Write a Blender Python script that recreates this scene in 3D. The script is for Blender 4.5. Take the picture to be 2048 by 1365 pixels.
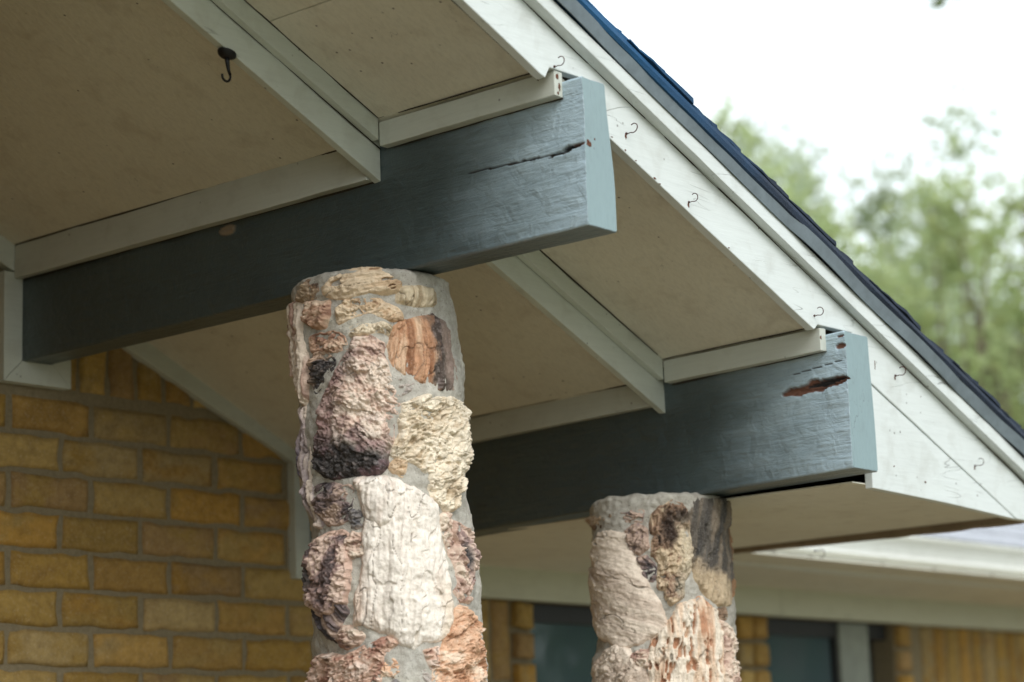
import bpy, bmesh, math, random
import numpy as np
from mathutils import Matrix, Vector

for o in list(bpy.data.objects):
    bpy.data.objects.remove(o)
scene = bpy.context.scene
COL = scene.collection
R = math.radians
random.seed(4)
RNG = np.random.default_rng(7)

# ------------------------------------------------------------------ camera
def look_matrix(yaw, pitch, roll):
    f = Vector((math.sin(yaw) * math.cos(pitch), math.cos(yaw) * math.cos(pitch), math.sin(pitch)))
    rt = f.cross(Vector((0, 0, 1))).normalized()
    up = rt.cross(f)
    r2 = rt * math.cos(roll) + up * math.sin(roll)
    u2 = up * math.cos(roll) - rt * math.sin(roll)
    return Matrix(((r2.x, u2.x, -f.x), (r2.y, u2.y, -f.y), (r2.z, u2.z, -f.z)))

cam_data = bpy.data.cameras.new("camera")
cam = bpy.data.objects.new("camera", cam_data)
COL.objects.link(cam)
cam.matrix_world = Matrix.Translation((0, 0, 1.6)) @ look_matrix(R(49.405), R(11.2207), R(-2.023)).to_4x4()
cam_data.sensor_width = 36.0
cam_data.lens = 4587 / 2048 * 36
cam_data.clip_start = 0.05
cam_data.clip_end = 800
cam_data.dof.use_dof = True
cam_data.dof.focus_distance = 3.98
cam_data.dof.aperture_fstop = 2.7
scene.camera = cam

# ------------------------------------------------------------------ overcast sky and weak sun
SUN_EL, SUN_AZ = R(38), R(206)           # azimuth clockwise from +Y
world = bpy.data.worlds.new("World")
scene.world = world
world.use_nodes = True
nt = world.node_tree
bg = nt.nodes["Background"]
sky = nt.nodes.new("ShaderNodeTexSky")
sky.sky_type = 'NISHITA'
sky.sun_disc = False
sky.sun_elevation = SUN_EL
sky.sun_rotation = SUN_AZ
sky.dust_density = 3.0
cloud = nt.nodes.new("ShaderNodeMix")
cloud.data_type = 'RGBA'
cloud.inputs[0].default_value = 0.80     # cloud cover hides most of the blue
cloud.inputs[7].default_value = (12.4, 13.5, 13.9, 1)
nt.links.new(sky.outputs[0], cloud.inputs[6])
nt.links.new(cloud.outputs[2], bg.inputs[0])
bg.inputs[1].default_value = 0.11

sun_data = bpy.data.lights.new("sun", 'SUN')
sun_data.energy = 1.2
sun_data.angle = R(28)
sun_data.color = (1.0, 0.98, 0.94)
sun = bpy.data.objects.new("sun", sun_data)
COL.objects.link(sun)
sd = Vector((math.sin(SUN_AZ) * math.cos(SUN_EL), math.cos(SUN_AZ) * math.cos(SUN_EL), math.sin(SUN_EL)))
sun.rotation_euler = sd.to_track_quat('Z', 'Y').to_euler()

scene.view_settings.view_transform = 'Standard'
scene.view_settings.look = 'None'
scene.view_settings.exposure = 0.38
scene.view_settings.gamma = 1.0
scene.render.engine = 'CYCLES'
scene.cycles.max_bounces = 8
scene.cycles.diffuse_bounces = 5
scene.cycles.sample_clamp_indirect = 6

# ------------------------------------------------------------------ noise in numpy
def _hash(ix, iy, iz, seed):
    h = (ix.astype(np.int64) * 374761393 + iy.astype(np.int64) * 668265263 + iz.astype(np.int64) * 2147483647 + seed * 974634777) & 0xffffffff
    h = ((h ^ (h >> 13)) * 1274126177) & 0xffffffff
    return ((h ^ (h >> 16)) & 0xffff) / 65535.0

def noise(P, seed=0):
    i = np.floor(P).astype(np.int64)
    f = P - i
    u = f * f * f * (f * (f * 6 - 15) + 10)
    out = np.zeros(len(P))
    for dx in (0, 1):
        for dy in (0, 1):
            for dz in (0, 1):
                w = (u[:, 0] if dx else 1 - u[:, 0]) * (u[:, 1] if dy else 1 - u[:, 1]) * (u[:, 2] if dz else 1 - u[:, 2])
                out += w * _hash(i[:, 0] + dx, i[:, 1] + dy, i[:, 2] + dz, seed)
    return out * 2 - 1

def fbm(P, seed=0, octv=4, gain=0.5):
    a, s, t = 1.0, 0.0, np.zeros(len(P))
    for k in range(octv):
        t += a * noise(P * (2.03 ** k) + k * 7.3, seed + k * 13)
        s += a
        a *= gain
    return t / s

def ridged(P, seed=0, octv=4, gain=0.55):
    a, s, t = 1.0, 0.0, np.zeros(len(P))
    for k in range(octv):
        t += a * (1 - np.abs(noise(P * (2.03 ** k) + k * 5.1, seed + k * 17)) * 2)
        s += a
        a *= gain
    return t / s

def cells(P, seed=0):
    """Worley distances F1, F2 in 2-D (P is n x 2)."""
    i = np.floor(P).astype(np.int64)
    f1 = np.full(len(P), 9.0)
    f2 = np.full(len(P), 9.0)
    for dx in (-1, 0, 1):
        for dy in (-1, 0, 1):
            cx, cy = i[:, 0] + dx, i[:, 1] + dy
            z = np.zeros_like(cx)
            px = cx + _hash(cx, cy, z, seed)
            py = cy + _hash(cx, cy, z, seed + 99)
            d = np.hypot(P[:, 0] - px, P[:, 1] - py)
            f2 = np.where(d < f1, f1, np.minimum(f2, d))
            f1 = np.minimum(f1, d)
    return f1, f2

def facets(P, seed=0):
    """broken-rock steps: every Worley cell is a small tilted plane (n x 2 -> height about -0.5..0.5)"""
    i = np.floor(P).astype(np.int64)
    best = np.full(len(P), 9.0)
    h = np.zeros(len(P))
    for dx in (-1, 0, 1):
        for dy in (-1, 0, 1):
            cx, cy = i[:, 0] + dx, i[:, 1] + dy
            z = np.zeros_like(cx)
            ox = P[:, 0] - cx - _hash(cx, cy, z, seed)
            oy = P[:, 1] - cy - _hash(cx, cy, z, seed + 99)
            d = np.abs(ox) + np.abs(oy)
            v = (_hash(cx, cy, z, seed + 7) - 0.5) + ox * (_hash(cx, cy, z, seed + 8) - 0.5) * 1.3 + oy * (_hash(cx, cy, z, seed + 9) - 0.5) * 1.3
            h = np.where(d < best, v, h)
            best = np.minimum(best, d)
    return h

def smooth(a, b, x):
    t = np.clip((x - a) / (b - a), 0, 1)
    return t * t * (3 - 2 * t)

# ------------------------------------------------------------------ object helpers
def put(o, parent=None, label=None, cat=None, group=None, kind=None):
    COL.objects.link(o)
    if parent is not None:
        o.parent = parent
    if label: o["label"] = label
    if cat: o["category"] = cat
    if group: o["group"] = group
    if kind: o["kind"] = kind
    return o

def empty(name, loc, label, cat, group=None):
    e = bpy.data.objects.new(name, None)
    e.empty_display_size = 0.1
    e.location = loc
    return put(e, None, label, cat, group)

def base_of(parent):
    v = Vector((0, 0, 0))
    while parent is not None:
        v += parent.location
        parent = parent.parent
    return v

def mesh(name, V, F, m, parent=None, col=None, sm=False, bevel=0.0, **kw):
    V = np.asarray(V, float)
    b = base_of(parent)
    V = V - np.array(b)
    me = bpy.data.meshes.new(name)
    if isinstance(F, np.ndarray):
        n, k = F.shape
        me.vertices.add(len(V))
        me.vertices.foreach_set("co", V.astype(np.float32).ravel())
        me.loops.add(n * k)
        me.loops.foreach_set("vertex_index", F.astype(np.int32).ravel())
        me.polygons.add(n)
        me.polygons.foreach_set("loop_start", np.arange(0, n * k, k, dtype=np.int32))
        me.polygons.foreach_set("loop_total", np.full(n, k, dtype=np.int32))
        me.update(calc_edges=True)
    else:
        me.from_pydata([tuple(v) for v in V], [], [tuple(f) for f in F])
        me.update()
    if col is not None:
        a = me.color_attributes.new("Col", 'FLOAT_COLOR', 'POINT')
        c = np.ones((len(V), 4), np.float32)
        c[:, :3] = col[:, :3]
        if col.shape[1] > 3: c[:, 3] = col[:, 3]
        a.data.foreach_set("color", c.ravel())
    if m is not None:
        me.materials.append(m)
    if sm:
        me.shade_smooth()
    o = bpy.data.objects.new(name, me)
    put(o, parent, **kw)
    if bevel:
        bv = o.modifiers.new("edge", 'BEVEL')
        bv.width = bevel
        bv.segments = 2
        bv.limit_method = 'ANGLE'
        bv.angle_limit = R(40)
    return o

class Geo:
    def __init__(s): s.v, s.f = [], []
    def box(s, x0, x1, y0, y1, z0, z1):
        n = len(s.v)
        s.v += [(x0, y0, z0), (x1, y0, z0), (x1, y1, z0), (x0, y1, z0), (x0, y0, z1), (x1, y0, z1), (x1, y1, z1), (x0, y1, z1)]
        s.f += [tuple(n + i for i in q) for q in ((3, 2, 1, 0), (4, 5, 6, 7), (0, 1, 5, 4), (1, 2, 6, 5), (2, 3, 7, 6), (3, 0, 4, 7))]
    def prism_y(s, poly, y0, y1):
        """poly in (x,z), counter-clockwise seen from -Y."""
        n, k = len(s.v), len(poly)
        s.v += [(x, y0, z) for x, z in poly] + [(x, y1, z) for x, z in poly]
        s.f.append(tuple(n + i for i in range(k)))
        s.f.append(tuple(n + k + i for i in reversed(range(k))))
        for i in range(k):
            j = (i + 1) % k
            s.f.append((n + j, n + i, n + k + i, n + k + j))
    def sweep(s, prof, path, wob=0.0, seed=0):
        """prof: closed list of 3-D offsets; path: list of 3-D points."""
        n, k = len(s.v), len(prof)
        for a, p in enumerate(path):
            for b, q in enumerate(prof):
                w = Vector((0, 0, 0))
                if wob:
                    t = np.array([[p[0] * 3 + p[1] * 3.3 + b * 9.7, seed * 3.1, b * 1.7]])
                    u = np.array([[p[0] * 19 + p[1] * 21 + b * 9.7, seed * 5.1, b * 2.7]])
                    e = float(noise(t, seed)[0]) * wob + float(noise(u, seed + 5)[0]) * wob * 0.45
                    w = Vector((e * 0.5, e * 0.6, e))
                s.v.append(tuple(Vector(p) + Vector(q) + w))
        for a in range(len(path) - 1):
            for b in range(k):
                c = (b + 1) % k
                s.f.append((n + a * k + b, n + a * k + c, n + (a + 1) * k + c, n + (a + 1) * k + b))
        s.f.append(tuple(n + i for i in reversed(range(k))))
        m = n + (len(path) - 1) * k
        s.f.append(tuple(m + i for i in range(k)))
    def tube(s, pts, rad, seg=8):
        n0 = len(s.v)
        pts = [Vector(p) for p in pts]
        rads = rad if isinstance(rad, (list, tuple)) else [rad] * len(pts)
        ref = None
        for i, p in enumerate(pts):
            t = (pts[min(i + 1, len(pts) - 1)] - pts[max(i - 1, 0)]).normalized()
            if ref is None:
                ref = t.orthogonal().normalized()
            a = (ref - t * ref.dot(t)).normalized()
            ref = a
            b = t.cross(a)
            for k in range(seg):
                g = 2 * math.pi * k / seg
                s.v.append(tuple(p + (a * math.cos(g) + b * math.sin(g)) * rads[i]))
        for i in range(len(pts) - 1):
            for k in range(seg):
                l = (k + 1) % seg
                s.f.append((n0 + i * seg + k, n0 + i * seg + l, n0 + (i + 1) * seg + l, n0 + (i + 1) * seg + k))
        s.f.append(tuple(n0 + k for k in reversed(range(seg))))
        e = n0 + (len(pts) - 1) * seg
        s.f.append(tuple(e + k for k in range(seg)))
    def build(s, name, m, parent=None, fix=True, **kw):
        o = mesh(name, s.v, s.f, m, parent, **kw)
        if fix:
            bm = bmesh.new()
            bm.from_mesh(o.data)
            bmesh.ops.recalc_face_normals(bm, faces=bm.faces)
            bm.to_mesh(o.data)
            bm.free()
        return o

# ------------------------------------------------------------------ materials
def new_mat(name):
    m = bpy.data.materials.new(name)
    m.use_nodes = True
    t = m.node_tree
    return m, t, t.nodes["Principled BSDF"]

def N(t, kind, **kw):
    n = t.nodes.new("ShaderNode" + kind)
    for k, v in kw.items():
        if isinstance(k, str) and hasattr(n, k):
            setattr(n, k, v)
    return n

def coords(t, scale=(1, 1, 1)):
    c = N(t, "TexCoord")
    m = N(t, "Mapping")
    m.inputs["Scale"].default_value = scale
    t.links.new(c.outputs["Object"], m.inputs["Vector"])
    return m.outputs[0]

def nz(t, vec, scale, detail=4, rough=0.55, dist=0.0):
    n = N(t, "TexNoise")
    n.inputs["Scale"].default_value = scale
    n.inputs["Detail"].default_value = detail
    n.inputs["Roughness"].default_value = rough
    n.inputs["Distortion"].default_value = dist
    t.links.new(vec, n.inputs["Vector"])
    return n.outputs[0]

def ramp(t, fac, a, b, ca=(0, 0, 0, 1), cb=(1, 1, 1, 1)):
    r = N(t, "ValToRGB")
    r.color_ramp.elements[0].position = a
    r.color_ramp.elements[1].position = b
    r.color_ramp.elements[0].color = ca
    r.color_ramp.elements[1].color = cb
    t.links.new(fac, r.inputs[0])
    return r.outputs[0]

def mixc(t, fac, a, b, mode='MIX'):
    m = N(t, "Mix")
    m.data_type = 'RGBA'
    m.blend_type = mode
    for s, v in ((0, fac), (6, a), (7, b)):
        if isinstance(v, (int, float, tuple)):
            m.inputs[s].default_value = v if s == 0 else (tuple(v) + (1,))[:4]
        else:
            t.links.new(v, m.inputs[s])
    return m.outputs[2]

def math2(t, op, a, b):
    m = N(t, "Math")
    m.operation = op
    for i, v in enumerate((a, b)):
        if isinstance(v, (int, float)): m.inputs[i].default_value = v
        else: t.links.new(v, m.inputs[i])
    return m.outputs[0]

def bump(t, bsdf, hs):
    prev = None
    for h, strength, dist in hs:
        b = N(t, "Bump")
        b.inputs["Strength"].default_value = strength
        b.inputs["Distance"].default_value = dist
        t.links.new(h, b.inputs["Height"])
        if prev is not None: t.links.new(prev, b.inputs["Normal"])
        prev = b.outputs[0]
    t.links.new(prev, bsdf.inputs["Normal"])

def paint(name, col, grain, rough=0.5, grime=(0.20, 0.17, 0.10), amt=0.5, speck=0.6, bmp=0.5, spec=0.5, crackcol=(0.03, 0.025, 0.02), cracks=0.5, fibc=0.16, gate=0.60):
    """old brushed paint on wood; grain = stretch scale per axis (small along the grain)"""
    m, t, b = new_mat(name)
    g = coords(t, grain)
    p = coords(t)
    fib = nz(t, g, 160, 5, 0.65)
    fib2 = nz(t, g, 45, 4, 0.6, 0.6)
    pat = nz(t, p, 3.2, 5, 0.6)
    pat2 = nz(t, p, 17, 5, 0.6, 0.4)
    c = mixc(t, math2(t, 'MULTIPLY', ramp(t, pat, 0.45, 0.75), amt * 0.55), col, tuple(x * 0.55 + y * 0.45 for x, y in zip(col, grime)))
    c = mixc(t, math2(t, 'MULTIPLY', ramp(t, pat2, 0.52, 0.8), amt * 0.5), c, grime)
    c = mixc(t, math2(t, 'MULTIPLY', ramp(t, fib, 0.45, 0.75), fibc), c, tuple(x * 0.5 for x in col))
    sp = N(t, "TexVoronoi")
    sp.inputs["Scale"].default_value = 34
    t.links.new(p, sp.inputs["Vector"])
    keep = ramp(t, nz(t, p, 9, 2), 0.51, 0.55)
    dots = math2(t, 'MULTIPLY', ramp(t, sp.outputs["Distance"], 0.05, 0.1, (1, 1, 1, 1), (0, 0, 0, 1)), keep)
    c = mixc(t, math2(t, 'MULTIPLY', dots, speck), c, (0.05, 0.03, 0.02))
    # hairline cracks running with the grain
    w = nz(t, g, 16, 3, 0.5, 1.2)
    line = ramp(t, math2(t, 'ABSOLUTE', math2(t, 'SUBTRACT', w, 0.5), 0), 0.0, 0.0035, (1, 1, 1, 1), (0, 0, 0, 1))
    gate = ramp(t, nz(t, p, 6.0, 2), gate, gate + 0.06)
    line = math2(t, 'MULTIPLY', line, gate)
    c = mixc(t, math2(t, 'MULTIPLY', line, cracks), c, crackcol)
    t.links.new(c, b.inputs["Base Color"])
    b.inputs["Roughness"].default_value = rough
    b.inputs["Specular IOR Level"].default_value = spec
    bump(t, b, [(fib2, 0.35 * bmp, 0.004), (fib, 0.5 * bmp, 0.0016), (pat2, 0.25 * bmp, 0.002), (math2(t, 'MULTIPLY', line, -1), 0.6, 0.001)])
    return m

ALONG_Y, ALONG_X = (1.0, 0.06, 1.0), (0.06, 1.0, 1.0)
WHITE = (0.66, 0.69, 0.66)
M = {}
M['fascia'] = paint('aged_white_fascia_paint', (0.68, 0.72, 0.71), (0.09, 1, 1), 0.5, amt=0.5, speck=0.8, bmp=0.5, gate=0.52)
M['trim_x'] = paint('aged_white_trim_paint', (0.56, 0.59, 0.53), ALONG_X, 0.55, amt=0.5, speck=0.6, bmp=0.5)
M['trim_y'] = paint('aged_white_trim_paint_lengthwise', (0.54, 0.56, 0.50), ALONG_Y, 0.55, amt=0.5, speck=0.6, bmp=0.5)
M['soffit'] = paint('cream_plywood_paint', (0.72, 0.69, 0.59), (0.10, 1, 1), 0.7, grime=(0.40, 0.325, 0.24), amt=0.8, speck=0.8, bmp=1.3, fibc=0.26)
M['frieze'] = paint('pale_green_frieze_paint', (0.60, 0.61, 0.50), ALONG_X, 0.6, amt=0.3, speck=0.2, bmp=0.3)
M['eave'] = paint('white_eave_paint', (0.72, 0.73, 0.70), ALONG_X, 0.4, amt=0.3, speck=0.5, bmp=0.2)
M['rot'] = paint('weathered_brown_wood', (0.27, 0.21, 0.15), ALONG_Y, 0.8, grime=(0.05, 0.03, 0.02), amt=1.0, bmp=1.0)

def beam_mat():
    m, t, b = new_mat('blue_grey_beam_paint')
    g = coords(t, (1, 0.10, 1))
    p = coords(t)
    fib = nz(t, g, 190, 5, 0.65)
    fib2 = nz(t, g, 60, 4, 0.6, 0.5)
    blot = nz(t, p, 26, 5, 0.62, 0.8)
    pat = nz(t, p, 5, 4)
    c = mixc(t, ramp(t, pat, 0.35, 0.7), (0.042, 0.064, 0.070), (0.056, 0.084, 0.089))
    at = N(t, "Attribute")
    at.attribute_name = "Col"
    lit_end = mixc(t, ramp(t, blot, 0.4, 0.65), (0.42, 0.54, 0.62), (0.46, 0.58, 0.65))       # daylight on the open end, painted in as a lighter tone
    c = mixc(t, at.outputs["Alpha"], c, lit_end)
    c = mixc(t, math2(t, 'MULTIPLY', ramp(t, blot, 0.56, 0.75), 0.3), c, mixc(t, 1.0, c, (0.5, 0.5, 0.5), 'MULTIPLY'))
    c = mixc(t, math2(t, 'MULTIPLY', ramp(t, fib, 0.5, 0.75), 0.25), c, mixc(t, 1.0, c, (0.55, 0.55, 0.55), 'MULTIPLY'))
    sep = N(t, "SeparateColor")
    t.links.new(at.outputs["Color"], sep.inputs[0])
    wood = mixc(t, nz(t, g, 90, 4), (0.055, 0.016, 0.008), (0.20, 0.075, 0.035))
    c = mixc(t, sep.outputs[0], c, wood)
    c = mixc(t, sep.outputs[1], c, (0.012, 0.010, 0.010))
    c = mixc(t, sep.outputs[2], c, (0.26, 0.20, 0.14))
    t.links.new(c, b.inputs["Base Color"])
    r = mixc(t, sep.outputs[0], (0.33, 0.33, 0.33), (0.9, 0.9, 0.9))
    t.links.new(r, b.inputs["Roughness"])
    b.inputs["Specular IOR Level"].default_value = 1.0
    fade = N(t, "Math"); fade.operation = 'SUBTRACT'; fade.inputs[0].default_value = 1.0
    t.links.new(sep.outputs[0], fade.inputs[1])
    bump(t, b, [(blot, 0.8, 0.006), (fib2, 0.8, 0.005), (fib, 0.8, 0.002)])
    return m
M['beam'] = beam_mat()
M['beam_end'] = paint('pale_blue_end_paint', (0.255, 0.345, 0.365), (1, 1, 0.25), 0.38, grime=(0.14, 0.17, 0.17), amt=0.5, speck=0.7, bmp=0.45, gate=0.5)  # lit copy of the beam paint, lighter for daylight on the end face

def attr_mat(name, rough, bscale, bdist, spec=0.3, fine=0.25, grit=0.0):
    m, t, b = new_mat(name)
    at = N(t, "Attribute")
    at.attribute_name = "Col"
    p = coords(t)
    n1 = nz(t, p, bscale, 6, 0.7)
    n2 = nz(t, p, bscale * 4.1, 4, 0.6)
    c = mixc(t, math2(t, 'MULTIPLY', ramp(t, n1, 0.35, 0.62, (1, 1, 1, 1), (0, 0, 0, 1)), fine), at.outputs["Color"], mixc(t, 1.0, at.outputs["Color"], (0.42, 0.38, 0.34), 'MULTIPLY'))
    c = mixc(t, math2(t, 'MULTIPLY', ramp(t, n2, 0.55, 0.75), fine * 0.8), c, mixc(t, 0.45, at.outputs["Color"], (0.9, 0.86, 0.8)))
    if grit:
        c = mixc(t, math2(t, 'MULTIPLY', ramp(t, nz(t, p, 330, 2), 0.66, 0.7), grit), c, (0.05, 0.045, 0.04))
    t.links.new(c, b.inputs["Base Color"])
    b.inputs["Roughness"].default_value = rough
    b.inputs["Specular IOR Level"].default_value = spec
    bump(t, b, [(n1, 0.6, bdist), (n2, 0.5, bdist * 0.35)])
    return m
M['stone'] = attr_mat('petrified_wood_stone', 0.72, 70, 0.004, 0.35, 0.45)
M['mortar'] = attr_mat('grey_cement_mortar', 0.88, 75, 0.0045, 0.2, 0.5, 0.8)
M['brick'] = attr_mat('ochre_brick', 0.8, 55, 0.004, 0.3, 0.5, 0.4)

def plain(name, col, rough=0.6, metal=0.0, scale=40, var=0.5, bd=0.002, spec=0.5, grain=(1, 1, 1)):
    m, t, b = new_mat(name)
    p = coords(t, grain)
    n = nz(t, p, scale, 5, 0.65)
    c = mixc(t, ramp(t, n, 0.3, 0.72), tuple(x * (1 - var) for x in col), col)
    t.links.new(c, b.inputs["Base Color"])
    b.inputs["Roughness"].default_value = rough
    b.inputs["Metallic"].default_value = metal
    b.inputs["Specular IOR Level"].default_value = spec
    bump(t, b, [(n, 0.4, bd)])
    return m
M['flash'] = plain('grey_drip_edge_metal', (0.24, 0.29, 0.33), 0.45, 0.3, 30, 0.3, 0.0008)
M['rust'] = plain('rusty_hook_steel', (0.10, 0.035, 0.025), 0.8, 0.2, 600, 0.6, 0.0004)
M['stain'] = plain('rust_brown_stain', (0.17, 0.06, 0.03), 0.9, 0.0, 260, 0.6, 0.0006)
M['black'] = plain('black_hook_iron', (0.012, 0.012, 0.013), 0.5, 0.3, 300, 0.4, 0.0004)
M['frame'] = plain('dark_window_frame', (0.02, 0.022, 0.026), 0.5, 0.0, 30, 0.3, 0.0005)
M['jamb'] = plain('grey_green_window_frame', (0.30, 0.33, 0.29), 0.5, 0.0, 14, 0.35, 0.0005)
M['inside'] = plain('dark_room', (0.03, 0.035, 0.035), 0.9, 0.0, 3, 0.5)
M['caulk'] = plain('dirty_cracked_caulk', (0.055, 0.042, 0.028), 0.9, 0.0, 200, 0.6, 0.0006)
M['deck'] = plain('roof_boards', (0.20, 0.16, 0.11), 0.85, 0.0, 30, 0.4)

def brickwork():
    m, t, b = new_mat('ochre_brickwork')
    c = N(t, "TexCoord"); mp = N(t, "Mapping")
    mp.inputs["Rotation"].default_value = (R(90), 0, R(90))
    t.links.new(c.outputs["Object"], mp.inputs[0])
    k = N(t, "TexBrick")
    k.inputs["Color1"].default_value = (0.38, 0.23, 0.065, 1)
    k.inputs["Color2"].default_value = (0.30, 0.20, 0.09, 1)
    k.inputs["Mortar"].default_value = (0.20, 0.165, 0.12, 1)
    k.inputs["Scale"].default_value = 1.0
    k.inputs["Brick Width"].default_value = 0.2075
    k.inputs["Row Height"].default_value = 0.0778
    k.inputs["Mortar Size"].default_value = 0.006
    t.links.new(mp.outputs[0], k.inputs["Vector"])
    t.links.new(k.outputs["Color"], b.inputs["Base Color"])
    b.inputs["Roughness"].default_value = 0.85
    bump(t, b, [(math2(t, 'MULTIPLY', k.outputs["Fac"], -1), 0.8, 0.006)])
    return m
M['brickwork'] = brickwork()

def shingle_mat(name, col, blue):
    m, t, b = new_mat(name)
    p = coords(t)
    g = nz(t, p, 420, 2, 0.7)
    h = nz(t, p, 12, 4)
    c = mixc(t, ramp(t, g, 0.35, 0.7), tuple(x * 0.45 for x in col), tuple(x * 1.5 for x in col))
    c = mixc(t, math2(t, 'MULTIPLY', ramp(t, h, 0.4, 0.7), 0.5), c, tuple(x * 0.6 for x in col))
    if blue:                                        # bluer towards the upper part of the rake
        s = N(t, "SeparateXYZ")
        t.links.new(coords(t), s.inputs[0])
        f = ramp(t, math2(t, 'ADD', math2(t, 'ADD', s.outputs[0], 4.0), math2(t, 'MULTIPLY', h, 0.3)), 3.0 / 4, 3.5 / 4, (1, 1, 1, 1), (0, 0, 0, 1))
        sc = t.nodes[-1]
        mm = N(t, "Math"); mm.operation = 'DIVIDE'; mm.inputs[1].default_value = 4.0
        src = sc.inputs[0].links[0].from_socket
        t.links.remove(sc.inputs[0].links[0])
        t.links.new(src, mm.inputs[0]); t.links.new(mm.outputs[0], sc.inputs[0])
        c = mixc(t, math2(t, 'MULTIPLY', f, 0.9), c, (0.012, 0.085, 0.20))
    t.links.new(c, b.inputs["Base Color"])
    b.inputs["Roughness"].default_value = 0.75
    b.inputs["Specular IOR Level"].default_value = 0.3
    bump(t, b, [(g, 0.8, 0.0015)])
    return m
M['shingle'] = shingle_mat('charcoal_asphalt_shingles', (0.028, 0.040, 0.066), True)
M['shingle_far'] = shingle_mat('weathered_grey_shingles', (0.42, 0.43, 0.47), False)

def glass():
    m, t, b = new_mat('dark_window_glass')
    b.inputs["Base Color"].default_value = (0.075, 0.115, 0.13, 1)
    b.inputs["Roughness"].default_value = 0.04
    b.inputs["Specular IOR Level"].default_value = 1.0
    b.inputs["Coat Weight"].default_value = 1.0
    b.inputs["Coat Roughness"].default_value = 0.03
    bump(t, b, [(nz(t, coords(t), 2.5, 2), 0.25, 0.02)])
    return m
M['glass'] = glass()

# ------------------------------------------------------------------ ground
def ground():
    m, t, b = new_mat('dry_lawn')
    p = coords(t)
    c = mixc(t, ramp(t, nz(t, p, 1.3, 6), 0.35, 0.7), (0.10, 0.09, 0.04), (0.20, 0.165, 0.085))
    c = mixc(t, ramp(t, nz(t, p, 40, 4), 0.4, 0.7), c, (0.10, 0.12, 0.04))
    t.links.new(c, b.inputs["Base Color"])
    b.inputs["Roughness"].default_value = 0.95
    bump(t, b, [(nz(t, p, 60, 4), 0.8, 0.03)])
    g = Geo(); g.v = [(-300, -300, 0), (300, -300, 0), (300, 300, 0), (-300, 300, 0)]; g.f = [(0, 1, 2, 3)]
    g.build('ground', m, kind='structure')
    m2, t, b = new_mat('tan_patio_concrete')
    p = coords(t)
    c = mixc(t, ramp(t, nz(t, p, 2.3, 6), 0.35, 0.7), (0.20, 0.175, 0.125), (0.27, 0.235, 0.175))
    t.links.new(c, b.inputs["Base Color"])
    b.inputs["Roughness"].default_value = 0.9
    bump(t, b, [(nz(t, p, 150, 4), 0.4, 0.003)])
    g = Geo(); g.box(-2.5, 9.5, 0.9, 3.8, -0.02, 0.06)
    g.build('patio', m2, kind='structure')
ground()
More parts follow.
